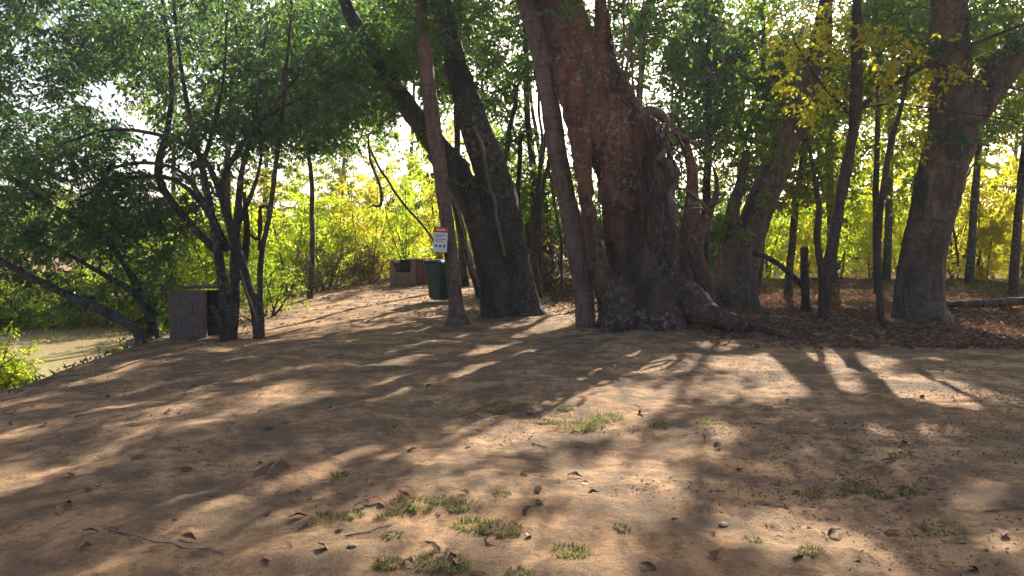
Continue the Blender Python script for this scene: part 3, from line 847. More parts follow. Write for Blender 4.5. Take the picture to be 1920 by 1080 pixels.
for a in ([(486, 470, 3, -.1), (487, 400, 3, -.1), (492, 387, 3, -.1), (500, 388, 2.5, -.1), (506, 402, 2.5, -.1)], [(430, 636, 6, -.15), (412, 600, 5, -.2), (396, 572, 4, -.25)], [(470, 440, 3), (482, 448, 3), (490, 430, 2.5), (488, 395, 2.5)]):
    mb = MB(); p, r = px_path(a, YM); tube(mb, *resample(p, r, 18), 7)
    link('shoot', mb.mesh('shoot', BARK_THIN), multi.root)
multi.region(430, 110, 270, 150, YM - 1.4, YM + 2.2, .8, .26, 46)
multi.region(300, 270, 190, 80, YM - .6, YM + 1.6, .9, .24, 40)
multi.region(430, 300, 110, 70, YM - .2, YM + 1.4, .6, .24, 40)
multi.region(560, 200, 120, 100, YM - .8, YM + 1.2, .7, .24, 40)
multi.region(340, 380, 90, 60, YM - .2, YM + 1.5, .7, .22, 40)
multi.region(240, 70, 180, 90, YM - 1, YM + 2, .7, .26, 40)
multi.region(500, 300, 70, 40, YM - .6, YM + 1, .4, .2, 30)

# ------------------------------------------------------------------ leaning trees along the river bank, left
bk = np.array([(262 - CX) / FPX * 13.4, 13.4, 0]); bk[2] = height(bk[0], bk[1])
bank = Tree('bank_tree', bk, 'dark low tree leaning left over the brown river', 'tree', LEAF_SHADE, .115, .42, branch_r=.011)
YK = bk[1]
b1 = [(262, 625, 10), (232, 603, 10), (190, 580, 9), (140, 560, 8), (90, 535, 7.5), (30, 505, 6, -.3), (-60, 450, 5, -.6), (-160, 380, 4, -.9)]
b2 = [(290, 622, 9, .5), (278, 585, 9, .5), (262, 545, 8, .5), (236, 500, 7, .6), (205, 455, 7, .7), (160, 420, 6, .7), (90, 380, 4, .7), (20, 330, 3, .7)]
b3 = [(285, 605, 7, .4), (248, 547, 6, .3), (185, 510, 5, .3), (120, 472, 4, .3), (65, 455, 3, .3)]
T = [sink(*px_path(a, YK)) for a in (b1, b2)] + [px_path(b3, YK)]
fused('trunk', T, BARK_DARK, bank.root, .025, .015, 1, .006)
for a in (b1, b2, b3): bank.spine(px_path(a, YK)[0], .3)
bank.region(120, 380, 190, 90, YK - .6, YK + 2, 1.3, .3, 46)
bank.region(110, 280, 150, 70, YK - .4, YK + 2, 1.0, .3, 46)
bank.region(250, 420, 100, 80, YK, YK + 2, 1.1, .3, 46)
bank.region(60, 500, 110, 50, YK - .2, YK + 1.5, .7, .26, 36)
bank.region(180, 560, 110, 40, YK, YK + 1.5, .5, .22, 30)
bank.region(290, 560, 40, 60, YK - .1, YK + .8, .8, .2, 30)

ub = np.array([-17.6, 23.0, -1.2])
upl = Tree('tall_bank_tree', (ub[0], ub[1], float(height(ub[0], ub[1]))), 'tall hazy blue-green tree filling the upper left corner above the river', 'tree', LEAF_SHADE, .16, .46, branch_r=.02)
u1 = np.array([[ub[0], ub[1], height(ub[0], ub[1]) - .3], [-17.2, 22.6, 1.5], [-16.4, 22, 4], [-15, 21, 6.5], [-13.2, 20, 9], [-11.5, 19, 12]])
u2 = np.array([[-16.8, 22.3, 3], [-15.2, 21, 5], [-13, 19.8, 6.6]])
fused('trunk', [(u1, np.array([.3, .24, .2, .17, .13, .08])), (u2, np.array([.14, .11, .06]))], BARK_DARK, upl.root, .035, .03, 1)
upl.spine(u1, .3); upl.spine(u2, .2)
upl.region(90, 80, 200, 140, 17, 21, 2.0, .42, 50)
upl.region(60, 250, 130, 80, 18, 21, 1.2, .4, 50)
upl.region(330, 40, 160, 80, 18, 21, .5, .4, 50)

# ------------------------------------------------------------------ trees behind: slim trunks with dark crowns, closing the upper half
def back_tree(name, px, Y, top, rpx, label, leafm, regs, size=.10, lean_px=0, group=None, mat=BARK_DARK, width=.45):
    x = (px - CX) / FPX * Y
    z = float(height(x, Y))
    t = Tree(name, (x, Y, z), label, 'tree', leafm, size, width, group, branch_r=.012)
    H = top
    n = 7
    k = np.linspace(0, 1, n)
    p = np.stack([x + lean_px / FPX * Y * k + .12 * np.sin(k * 5 + px), np.full(n, Y) + .15 * np.sin(k * 4 + px), z - .3 + (H + .3) * k], -1)
    r = rpx * Y / FPX * (1 - .65 * k)
    mb = MB(); q, rr = resample(p, r, 40)
    q = q + .03 * fbm(q * 1.3, 2, 7)[:, None]
    tube(mb, q, rr * (1 + .1 * fbm(q * 4, 2, 2)), 10)
    link('trunk', mb.mesh('trunk', mat), t.root)
    t.spine(p, .3)
    for a in regs: t.region(*a)
    t.finish()
    return t
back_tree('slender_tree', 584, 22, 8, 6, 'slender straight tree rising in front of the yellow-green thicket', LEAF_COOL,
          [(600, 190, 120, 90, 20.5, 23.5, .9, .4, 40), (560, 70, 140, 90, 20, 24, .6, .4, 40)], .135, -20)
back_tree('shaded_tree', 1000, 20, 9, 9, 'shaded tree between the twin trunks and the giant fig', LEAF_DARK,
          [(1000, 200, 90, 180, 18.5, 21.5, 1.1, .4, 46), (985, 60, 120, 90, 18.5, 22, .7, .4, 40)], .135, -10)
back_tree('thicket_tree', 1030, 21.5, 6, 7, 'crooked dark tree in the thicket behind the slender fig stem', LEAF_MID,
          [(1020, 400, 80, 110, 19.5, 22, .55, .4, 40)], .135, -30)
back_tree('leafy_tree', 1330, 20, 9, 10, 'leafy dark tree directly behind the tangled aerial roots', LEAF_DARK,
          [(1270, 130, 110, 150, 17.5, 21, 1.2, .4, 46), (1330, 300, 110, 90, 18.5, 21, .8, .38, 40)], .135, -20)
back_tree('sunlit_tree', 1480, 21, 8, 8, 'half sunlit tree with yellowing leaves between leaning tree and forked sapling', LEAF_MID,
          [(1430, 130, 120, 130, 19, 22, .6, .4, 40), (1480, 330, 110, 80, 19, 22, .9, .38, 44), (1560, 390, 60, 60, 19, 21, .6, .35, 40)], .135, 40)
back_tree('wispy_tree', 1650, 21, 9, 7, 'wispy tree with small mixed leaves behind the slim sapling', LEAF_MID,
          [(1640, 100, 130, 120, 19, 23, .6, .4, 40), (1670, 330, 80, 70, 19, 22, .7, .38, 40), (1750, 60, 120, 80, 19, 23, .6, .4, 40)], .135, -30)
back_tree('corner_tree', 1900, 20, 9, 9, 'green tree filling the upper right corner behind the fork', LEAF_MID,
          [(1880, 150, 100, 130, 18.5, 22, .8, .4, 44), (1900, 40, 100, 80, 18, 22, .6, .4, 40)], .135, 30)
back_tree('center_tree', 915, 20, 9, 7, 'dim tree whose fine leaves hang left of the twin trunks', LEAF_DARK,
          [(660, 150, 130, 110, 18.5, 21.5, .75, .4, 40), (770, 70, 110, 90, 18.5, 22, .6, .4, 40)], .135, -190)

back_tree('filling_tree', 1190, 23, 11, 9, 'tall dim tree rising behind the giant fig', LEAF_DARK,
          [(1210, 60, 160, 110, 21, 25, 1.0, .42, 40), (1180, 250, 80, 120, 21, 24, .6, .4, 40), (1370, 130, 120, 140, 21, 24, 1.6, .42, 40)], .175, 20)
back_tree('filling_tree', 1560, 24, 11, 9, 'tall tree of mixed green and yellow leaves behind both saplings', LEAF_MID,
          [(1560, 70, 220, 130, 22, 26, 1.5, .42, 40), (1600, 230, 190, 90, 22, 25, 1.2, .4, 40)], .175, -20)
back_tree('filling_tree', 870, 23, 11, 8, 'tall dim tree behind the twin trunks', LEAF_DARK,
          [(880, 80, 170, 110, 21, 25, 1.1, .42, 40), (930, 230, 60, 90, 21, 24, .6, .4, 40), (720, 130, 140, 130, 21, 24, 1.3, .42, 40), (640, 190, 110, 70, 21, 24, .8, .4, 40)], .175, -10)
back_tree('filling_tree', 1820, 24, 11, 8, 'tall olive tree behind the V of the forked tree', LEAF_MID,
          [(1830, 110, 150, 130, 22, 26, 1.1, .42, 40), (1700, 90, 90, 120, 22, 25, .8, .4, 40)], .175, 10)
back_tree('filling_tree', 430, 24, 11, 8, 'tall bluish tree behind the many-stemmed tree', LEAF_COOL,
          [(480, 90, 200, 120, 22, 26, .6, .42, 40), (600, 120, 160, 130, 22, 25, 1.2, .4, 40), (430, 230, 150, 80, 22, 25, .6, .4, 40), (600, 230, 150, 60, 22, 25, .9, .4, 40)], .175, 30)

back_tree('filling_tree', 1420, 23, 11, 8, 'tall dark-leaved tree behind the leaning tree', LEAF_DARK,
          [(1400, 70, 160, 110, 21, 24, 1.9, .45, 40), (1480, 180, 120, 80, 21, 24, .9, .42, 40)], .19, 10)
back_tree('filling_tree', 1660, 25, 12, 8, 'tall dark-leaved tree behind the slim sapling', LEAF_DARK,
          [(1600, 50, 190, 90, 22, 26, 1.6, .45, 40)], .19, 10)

for k, px in enumerate([330, 500, 640, 770, 900, 1250, 1380, 1500, 1630, 1760, 1890]):
    where = ['leftmost', 'second from left', 'third from left', 'fourth from left', 'fifth from left', 'just right of the giant fig', 'fifth from right', 'fourth from right', 'third from right', 'second from right', 'rightmost'][k]
    back_tree('far_tree', px, 60 + 3 * (k % 3), 19, 5, 'tall hazy tree far beyond the bushes, ' + where, LEAF_DARK if k % 2 else LEAF_MID,
              [(px, 60 + 40 * (k % 2), 130, 190, 58 + 3 * (k % 3), 64 + 3 * (k % 3), .55, 1.3, 48)], .42, 10, 'far trees beyond the bushes')

# ------------------------------------------------------------------ overhead foliage: unseen clumps added to the crowns so their shade dapples the ground
def shade_cover():
    n = 15000
    g = np.stack([rng.uniform(-9, 13, n), rng.uniform(1.2, 13.5, n), np.zeros(n)], -1)
    g[:, 2] = height(g[:, 0], g[:, 1], False)
    L = lit(*to_px(g))
    nz = .5 + .5 * fbm(g * .9, 3, 77)
    keep = rng.uniform(0, 1, n) < (1 - L) ** 1.4 * np.clip(.45 + .7 * nz, 0, 1)
    g = g[keep]
    h = np.maximum(6.2, 3.9 + .72 * g[:, 1]) + rng.uniform(0, 2.6, len(g))
    c = g + S * (h / S[2])[:, None]
    px_, py_ = to_px(c)
    c = c[(py_ < -35) | (px_ < -60) | (px_ > 1990)]
    return c
cov = shade_cover()
hosts = [giant, dbl, pale, frk, multi, upl, lean]
tops = np.array([np.concatenate(t.nodes)[:, :2].mean(0) for t in hosts])
which = np.argmin(((cov[:, None, :2] - tops[None]) ** 2).sum(-1) * np.array([.6, .7, 1.3, .8, 1.4, 1.2, .9])[None], 1)
for k, t in enumerate(hosts):
    sel = cov[which == k]
    if len(sel):
        t.at(sel, .34, int(26 * (.11 / t.size) ** 2))
for t in (giant, dbl, pale, lean, frk, sap, sap2, multi, bank, upl):
    t.finish()

# ------------------------------------------------------------------ bushes in rows behind the clearing
def bush(name, label, group, px, Y, w, h, leafm, size, lai=2.6, stemm=TWIG, width=.5, dens=40, x=None):
    x = (px - CX) / FPX * Y if x is None else x
    z = float(height(x, Y))
    t = Tree(name, (x, Y, z), label, 'bush', leafm, size, width, group, stemm, branch_r=.008)
    stems = []
    mb = MB()
    for k in range(5):
        a = rng.uniform(0, 2 * math.pi)
        e = np.array([x + math.cos(a) * w * .32, Y + math.sin(a) * w * .25, z + h * rng.uniform(.6, .95)])
        b0 = np.array([x + rng.normal(0, .12), Y + rng.normal(0, .12), z - .15])
        mid = (b0 + e) / 2 + rng.normal(0, .15, 3)
        p, r = resample([b0, mid, e], [.035, .022, .01], 10)
        tube(mb, p, r, 6)
        t.nodes.append(p[2:])
    link('stem', mb.mesh('stem', stemm), t.root)
    la = dens * size ** 2 * width * .5
    n = max(6, int(lai * w * h / la))
    u = rng.normal(0, 1, (n, 3)); u = unit(u) * (rng.uniform(0, 1, n) ** .45)[:, None]
    lump = 1 + .35 * fbm(u * 1.6 + px * .37, 2, 4)
    c = np.stack([x + u[:, 0] * w * .5 * lump, Y + u[:, 1] * w * .4 * lump, z + h * .44 + u[:, 2] * h * .54 * lump], -1)
    c = c[c[:, 2] > height(c[:, 0], c[:, 1], False) + .12]
    t.at(c, .3, dens)
    t.finish(3, 'foliage', 'twigwork', Y < 20)
    return t
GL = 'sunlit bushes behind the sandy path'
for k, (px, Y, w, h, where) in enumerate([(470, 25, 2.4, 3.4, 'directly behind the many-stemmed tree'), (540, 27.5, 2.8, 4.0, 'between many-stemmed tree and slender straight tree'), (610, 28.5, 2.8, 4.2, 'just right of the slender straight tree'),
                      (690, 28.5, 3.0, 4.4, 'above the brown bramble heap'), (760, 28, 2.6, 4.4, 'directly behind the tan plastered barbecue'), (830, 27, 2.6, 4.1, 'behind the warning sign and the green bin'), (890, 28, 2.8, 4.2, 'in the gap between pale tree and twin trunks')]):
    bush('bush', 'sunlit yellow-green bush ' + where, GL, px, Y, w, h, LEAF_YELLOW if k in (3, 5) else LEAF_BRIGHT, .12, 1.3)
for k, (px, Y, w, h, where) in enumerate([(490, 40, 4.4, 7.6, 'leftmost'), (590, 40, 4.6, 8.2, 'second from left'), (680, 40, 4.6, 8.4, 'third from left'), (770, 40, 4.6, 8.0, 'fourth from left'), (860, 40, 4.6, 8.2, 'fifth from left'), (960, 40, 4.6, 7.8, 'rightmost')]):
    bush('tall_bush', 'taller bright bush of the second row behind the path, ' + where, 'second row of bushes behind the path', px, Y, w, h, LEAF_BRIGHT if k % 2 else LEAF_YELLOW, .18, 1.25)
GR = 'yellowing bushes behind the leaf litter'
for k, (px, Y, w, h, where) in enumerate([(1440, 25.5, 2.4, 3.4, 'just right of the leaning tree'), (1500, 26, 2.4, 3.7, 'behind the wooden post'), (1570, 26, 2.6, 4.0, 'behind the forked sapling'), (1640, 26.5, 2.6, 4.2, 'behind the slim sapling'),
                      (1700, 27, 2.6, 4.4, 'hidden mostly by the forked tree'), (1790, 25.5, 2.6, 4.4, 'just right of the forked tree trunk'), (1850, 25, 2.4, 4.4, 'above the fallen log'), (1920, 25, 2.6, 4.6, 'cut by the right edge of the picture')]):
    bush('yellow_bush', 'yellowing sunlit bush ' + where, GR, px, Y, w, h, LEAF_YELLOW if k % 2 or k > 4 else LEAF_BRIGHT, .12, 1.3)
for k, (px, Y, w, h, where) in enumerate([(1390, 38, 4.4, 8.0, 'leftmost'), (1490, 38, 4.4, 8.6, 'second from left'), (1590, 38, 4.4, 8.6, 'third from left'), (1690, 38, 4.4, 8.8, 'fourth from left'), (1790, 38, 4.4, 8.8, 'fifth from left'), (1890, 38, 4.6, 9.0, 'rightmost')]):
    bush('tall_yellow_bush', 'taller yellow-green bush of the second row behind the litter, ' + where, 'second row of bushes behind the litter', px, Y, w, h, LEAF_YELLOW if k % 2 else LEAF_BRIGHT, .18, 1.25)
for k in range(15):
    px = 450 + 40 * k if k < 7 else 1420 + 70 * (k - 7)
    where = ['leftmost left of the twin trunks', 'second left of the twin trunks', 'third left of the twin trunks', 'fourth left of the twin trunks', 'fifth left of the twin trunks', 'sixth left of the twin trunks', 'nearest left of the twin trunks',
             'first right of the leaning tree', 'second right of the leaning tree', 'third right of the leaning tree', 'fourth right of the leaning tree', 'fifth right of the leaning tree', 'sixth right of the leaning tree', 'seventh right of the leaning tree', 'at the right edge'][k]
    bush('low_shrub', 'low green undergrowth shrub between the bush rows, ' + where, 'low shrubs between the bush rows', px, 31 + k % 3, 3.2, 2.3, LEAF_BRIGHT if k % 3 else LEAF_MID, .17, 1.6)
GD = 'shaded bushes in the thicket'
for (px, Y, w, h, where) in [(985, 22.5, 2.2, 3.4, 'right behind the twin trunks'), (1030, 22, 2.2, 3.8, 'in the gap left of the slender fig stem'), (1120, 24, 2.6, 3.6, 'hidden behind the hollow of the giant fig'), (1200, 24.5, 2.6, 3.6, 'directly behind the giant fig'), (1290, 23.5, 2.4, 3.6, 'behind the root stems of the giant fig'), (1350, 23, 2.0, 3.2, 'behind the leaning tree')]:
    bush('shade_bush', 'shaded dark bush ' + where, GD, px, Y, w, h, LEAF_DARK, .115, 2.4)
bush('dry_thicket', 'brown dry bramble thicket at the foot of the sunlit bushes', None, 620, 26.0, 3.6, 1.7, LEAF_DRY, .09, 1.0, DRYWOOD)
bush('dry_thicket', 'brown dry bramble heap just left of the far barbecue', None, 690, 26.0, 2.2, 1.5, LEAF_DRY, .09, .9, DRYWOOD)
bush('dry_thicket', 'dark dry scrub filling the gap between twin trunks and giant fig', None, 1015, 20.5, 2.2, 2.0, LEAF_DRY, .10, 1.0, DRYWOOD)
bush('dry_thicket', 'dry brown leafy scrub right of the green bin', None, 890, 24.5, 2.0, 1.9, LEAF_DRY, .09, .8, DRYWOOD)
for (px, Y, w, h, lb) in [(-22, 15, 1.5, 1.5, 'bright green bush at the left edge hanging over the river'), (-70, 15, 2.5, 2.2, 'tall bright shrub beyond the left edge of the river view')]:
    bush('river_bush', lb, None, px, Y, w, h, LEAF_BRIGHT, .09, 2.4)
bush('river_bush', 'low leafy shrub at the foot of the leaning bank tree', None, 275, 14.2, .9, .6, LEAF_MID, .08, 2.5)
bush('river_bush', 'yellow-leaved shrub dipping into the river below the bank tree', None, 205, 19.5, 1.3, 1.0, LEAF_YELLOW, .09, 1.8)
bush('river_bush', 'green shrub growing just behind the concrete barbecue', None, 345, 15.5, 1.5, 1.4, LEAF_MID, .085, 2.4)
bush('river_bush', 'leafy shrub right of the many-stemmed tree at the path edge', None, 505, 17.5, 1.3, 1.5, LEAF_MID, .085, 1.6)
bush('river_bush', 'green bush between the river and the many-stemmed tree', None, 410, 19, 2.8, 3.0, LEAF_MID, .10, 2.0)
# far bank of the river
for k, (px, Y, w, h, where) in enumerate([(-60, 24.6, 3, 2.6, 'beyond the left edge'), (20, 24.8, 2.6, 2.3, 'leftmost in view'), (85, 25.0, 2.6, 2.2, 'second from the left edge'), (150, 25.3, 2.6, 2.4, 'third from the left edge'), (215, 25.6, 2.6, 2.6, 'above the yellow-leaved shrub'), (290, 26, 3, 3.0, 'behind the block barbecue'), (390, 28.5, 4, 4.0, 'behind the many-stemmed tree')]):
    bush('far_bank_bush', 'green bush overhanging the water on the far river bank, ' + where, 'bushes on the far river bank', px, Y, w, h, LEAF_MID if k % 2 else LEAF_BRIGHT, .12, 1.7)
for k, (px, Y, w, h, where) in enumerate([(-40, 33, 4.5, 5, 'leftmost'), (90, 33, 4.5, 4.6, 'second'), (210, 33, 4.5, 5, 'third'), (330, 33, 4.5, 5.2, 'rightmost')]):
    bush('far_bank_shrub', 'tall shrub further back on the far river bank, ' + where, 'shrubs on the far river bank', px, Y, w, h, LEAF_MID, .15, 1.6)
# distant woods beyond everything
mb = MB()
n = 16000
a = rng.uniform(-60, 75, n); dd = rng.uniform(62, 88, n)
top = 4.5 + 2.2 * fbm(xyz(a * .12, dd * .1), 3, 50)
c = np.stack([a, dd, rng.uniform(0, 1, n) ** .7 * top], -1)
leaves(mb, c, .7, .6, .3)
tag(link('distant_woods', mb.mesh('distant_woods', LEAF_MID, False)), 'low hazy woods far beyond the bushes', 'woods', kind='stuff')

# ------------------------------------------------------------------ concrete block barbecue, left
def face_axes(o, ang):
    o.rotation_euler = (0, 0, ang)
bb = G(354, 635)
bq = empty('block_barbecue', bb); tag(bq, 'weathered concrete block barbecue with slab top beside the many-stemmed tree', 'barbecue')
u = bb[1] / FPX
W = 66 * u; Hb = 93 * u
bwid = W / 1.5
bh = (Hb - .05) / 4 - .008
for wall, yo in ((0, 0.0), (1, .62)):
    for row in range(4):
        x = -W / 2
        cuts = [bwid, W - bwid] if row % 2 == 0 else [W - bwid, bwid]
        for c_ in cuts:
            me = bevel_box((x + .006, -.075, 0), (x + c_ - .006, .075, bh - .005), SOOT if (wall == 1 and row > 1) else CONCRETE, .009, .004, 'concrete_block')
            o = link('concrete_block', me, bq, (float(rng.normal(0, .003)) + wall * .13, yo + float(rng.normal(0, .004)), -.03 + row * (bh + .008)))
            x += c_
o = link('mortar_core', bevel_box((-W / 2 + .012, -.058, -.06), (W / 2 - .012, .058, Hb - .07), CONCRETE, .004), bq, (0, 0, 0))
o = link('mortar_core', bevel_box((-W / 2 + .012, -.058, -.06), (W / 2 - .012, .058, Hb - .07), SOOT, .004), bq, (.13, .62, 0))
o = link('side_slab', bevel_box((-W / 2 - .02, -.085, 0), (W / 2 + .01, .085, .045), CONCRETE, .008, .003), bq, (0, 0, Hb - .075))
o = link('top_slab', bevel_box((-.30, -.10, 0), (.62, .40, .05), CONCRETE, .01, .004), bq, (.12, .36, Hb - .02))
o = link('hearth', bevel_box((-.3, -.22, 0), (.55, .22, .06), SOOT, .01), bq, (.05, .31, Hb * .45))
o = link('back_panel', bevel_box((-.03, -.22, 0), (.03, .22, Hb * .85), SOOT, .008), bq, (-.22, .31, 0))
bq.rotation_euler = (0, 0, R(8))
slabp = G(300, 636)
sl_ = link('ground_slab', bevel_box((-.65, -.35, -.06), (.5, .3, .035), CONC_LIGHT, .012, .01), None, tuple(slabp + [0, .3, .0]))
sl_.rotation_euler = (0, R(-4), R(6)); tag(sl_, 'thin pale concrete slab lying on the ground at the foot of the block barbecue', 'slab')

# leaning pale stick and dried frond at the tree's foot
mb = MB(); p, r = px_path([(450, 506, 1.5), (462, 545, 1.8), (476, 582, 1.5), (482, 604, 1.2)], YM - .35)
tube(mb, *resample(p, r, 12), 7)
tag(link('stick', mb.mesh('stick', DRYWOOD)), 'pale bare stick leaning against the many-stemmed tree', 'stick')
def frond(name, label, base, tip, sag, nl, ll, mat, group=None):
    base = np.array(base, float); tip = np.array(tip, float)
    root = empty(name, base); tag(root, label, 'palm frond', group)
    t = np.linspace(0, 1, 14)[:, None]
    q = base * (1 - t) + tip * t + np.array([0, 0, 1]) * np.sin(t * math.pi) * sag
    mb = MB(); tube(mb, q, np.linspace(.012, .004, 14), 6); link('rachis', mb.mesh('rachis', DRYWOOD), root)
    d = unit(tip - base); side = unit(np.cross(d, [0, 0, 1]))
    for k in range(nl):
        for s_ in (-1, 1):
            f_ = .15 + .8 * k / nl
            c = base * (1 - f_) + tip * f_ + np.array([0, 0, 1]) * math.sin(f_ * math.pi) * sag
            e = c + side * s_ * ll * rng.uniform(.75, 1.1) * (1 - .4 * abs(f_ - .5)) + d * ll * .6 + np.array([0, 0, -.02 - sag * .6])
            e[2] = max(e[2], float(height(e[0], e[1])) + .012)
            w_ = np.array([d * .006, -d * .006])
            m_ = (c + e) / 2 + np.array([0, 0, .02])
            mb = MB(); mb.add([c, m_ + w_[0], e, m_ + w_[1]], [[0, 1, 2], [0, 2, 3]])
            link('leaflet', mb.mesh('leaflet', mat, False), root)
    return root
g1 = G(478, 634)
frond('palm_frond', 'drooping dried palm frond between the two bases of the many-stemmed tree', P(449, 588, YM - .1), P(478, 632, YM - .5), .06, 9, .2, LEAF_DRY)
a0, a1 = G(528, 872), G(497, 908)
frond('palm_frond', 'small fallen palm frond lying on the sand in the left foreground', a0 + [0, 0, .02], a1 + [0, 0, .015], .015, 9, .12, LITTER)

# ------------------------------------------------------------------ far barbecue on the path
fb = G(768, 534); u = fb[1] / FPX
fq = empty('plastered_barbecue', fb); tag(fq, 'tan plastered barbecue with dark fire opening on the far path', 'barbecue')
Wf, Hf = 66 * u, 46 * u
link('left_cheek', bevel_box((-Wf / 2, -.30, -.1), (-Wf / 2 + .2, .30, Hf), CLAY, .015, .006), fq, (0, 0, 0))
link('right_cheek', bevel_box((Wf * .12, -.297, -.1), (Wf * .12 + .2, .297, Hf), CLAY, .015, .006), fq, (0, 0, 0))
link('front_wall', bevel_box((-Wf / 2 + .203, -.27, -.1), (Wf * .12 - .003, -.13, Hf * .5), CLAY, .012, .006), fq, (0, 0, 0))
link('back_wall', bevel_box((-Wf / 2 + .203, .15, -.1), (Wf * .12 - .003, .29, Hf), SOOT, .012, .004), fq, (0, 0, 0))
link('hearth', bevel_box((-Wf / 2 + .203, -.12, Hf * .35), (Wf * .12 - .003, .14, Hf * .48), SOOT, .01), fq, (0, 0, 0))
rows = 6
bhh = (Hf + .05) / rows
for k in range(rows):
    for j_ in range(2):
        x0 = Wf * .12 + .206 + j_ * .19
        link('brick', bevel_box((x0 + .004, -.25, 0), (x0 + .186, .2, bhh - .008), BRICKM, .008, .004), fq, (0, float(rng.normal(0, .006)), -.06 + k * bhh))
link('grill_grate', bevel_box((-Wf / 2 + .15, -.33, 0), (Wf * .12 + .05, -.29, .14), SOOT, .01), fq, (0, 0, Hf * .72))
link('top_slab', bevel_box((-Wf * .02, -.32, 0), (Wf * .5 + .12, .3, .045), CONC_LIGHT, .01, .004), fq, (0, 0, Hf + .004))
fq.rotation_euler = (0, 0, R(-14))

# ------------------------------------------------------------------ green wheelie bin
wb = G(828, 566)
bn = empty('wheelie_bin', wb); tag(bn, 'dark green wheeled rubbish bin standing behind the pale sign tree', 'bin')
def prism(z0, w0, d0, z1, w1, d1, mat, name, b=.02, dy=0):
    mb = MB()
    v = [[-w0, -d0, z0], [w0, -d0, z0], [w0, d0, z0], [-w0, d0, z0], [-w1, -d1 + dy, z1], [w1, -d1 + dy, z1], [w1, d1 + dy, z1], [-w1, d1 + dy, z1]]
    mb.add(v, [[0, 3, 2, 1], [4, 5, 6, 7], [0, 1, 5, 4], [1, 2, 6, 5], [2, 3, 7, 6], [3, 0, 4, 7]])
    me = mb.mesh(name, mat, False)
    import bmesh
    bm = bmesh.new(); bm.from_mesh(me); bmesh.ops.bevel(bm, geom=bm.edges[:], offset=b, segments=3, affect='EDGES'); bm.to_mesh(me); bm.free()
    return me
k_ = 1.0
link('body', prism(.06, .20, .23, .92, .285, .34, BINGREEN, 'body', .03), bn, (0, 0, 0))
link('rim', prism(.90, .305, .355, .96, .31, .36, BINGREEN, 'rim', .012), bn, (0, 0, 0))
link('lid', prism(.962, .30, .36, 1.06, .24, .30, BINGREEN, 'lid', .03, .02), bn, (0, 0, 0))
mb = MB(); tube(mb, [[-.25, .43, 1.0], [.25, .43, 1.0]], [.017, .017], 10); link('handle', mb.mesh('handle', BINGREEN), bn, (0, 0, 0))
for s_ in (-1, 1):
    link('handle_bracket', bevel_box((s_ * .2 - .02, .33, .95), (s_ * .2 + .02, .44, 1.01), BINGREEN, .008), bn, (0, 0, 0))
    mb = MB(); tube(mb, [[s_ * .24 - .03, .27, .10], [s_ * .24 + .03, .27, .10]], [.10, .10], 20); w_ = link('wheel', mb.mesh('wheel', BLACKRUB), bn, (0, 0, 0))
for s_ in (-.12, .12):
    link('rib', prism(.12, .012, .008, .86, .014, .008, BINGREEN, 'rib', .003), bn, (s_, -.29, 0)).rotation_euler = (R(7.3), 0, 0)
stk = link('sticker', bevel_box((-.05, -.002, -.07), (.05, .002, .07), plain('faded_sticker', (.45, .47, .45), (.38, .40, .38), .6, 5, 0), .001), bn, (-.275, -.12, .56))
stk.rotation_euler = (0, R(5.5), R(90))
bn.rotation_euler = (0, 0, R(-38))

# ------------------------------------------------------------------ the sign on the pale tree
Ysn = YP - .27
s0 = P(826, 449, Ysn); u = Ysn / FPX
sg = empty('warning_sign', s0); tag(sg, 'small white sign with a red header fixed to the straight pale tree', 'sign')
w2, h2 = 13 * u, 23.5 * u
link('board', bevel_box((-w2, -.006, -h2), (w2, .006, h2), SIGNWHITE, .002), sg, (0, 0, 0))
link('header', bevel_box((-w2, -.0095, h2 * .55), (w2, -.0065, h2), SIGNRED, .0008), sg, (0, 0, 0))
link('heading', bevel_box((-w2 * .62, -.0125, h2 * .70), (w2 * .62, -.010, h2 * .82), SIGNWHITE, .0006), sg, (0, 0, 0))
for k, (zz, l_) in enumerate(((.36, .8), (.22, .6), (.02, .84), (-.14, .66))):
    link('text_line', bevel_box((-w2 * .8, -.0092, h2 * (zz - .028)), (w2 * (l_ * 2 - .8) * .9, -.0065, h2 * (zz + .028)), SIGNINK, .0006), sg, (0, 0, 0))
for k, xx in enumerate((-.6, 0, .6)):
    mb = MB(); tube(mb, [[xx * w2, -.0065, -h2 * .52], [xx * w2, -.0095, -h2 * .52]], [w2 * .2] * 2, 14)
    link('pictogram', mb.mesh('pictogram', SIGNBLUE if k == 1 else SIGNINK, False), sg, (0, 0, 0))
sg.rotation_euler = (0, R(3), R(-4))

# ------------------------------------------------------------------ fallen log, dead branches, lianas
def stick(name, label, cat, pts, Y, mat, n=26, group=None, sides=9, wob=.02):
    p, r = px_path(pts, Y); p, r = resample(p, r, n)
    p = p + wob * np.stack([fbm(p * 2 + k, 2, k) for k in (3, 4, 5)], -1)
    mb = MB(); tube(mb, p, r * (1 + .12 * fbm(p * 6, 2, 8)), sides)
    return tag(link(name, mb.mesh(name, mat)), label, cat, group)
YLog = G(1840, 580)[1]
stick('fallen_log', 'fallen grey log lying on leaf litter right of the forked tree', 'log', [(1762, 572, 6), (1820, 571, 7), (1880, 567, 8), (1960, 562, 8), (2050, 556, 7)], YLog, BARK_GREY)
stick('dead_branch', 'dark dead branch sloping down to the wooden post', 'branch', [(1412, 474, 5), (1440, 484, 5), (1465, 500, 5), (1490, 520, 5), (1504, 536, 6), (1512, 556, 5)], YB + .2, BARK_THIN)
stick('dead_branch', 'thin bare branch slanting across the sunlit bushes left of the twin trunks', 'branch', [(690, 270, 2), (720, 330, 2.4), (760, 385, 2.6), (790, 420, 2.4), (812, 450, 2)], 24, TWIG)
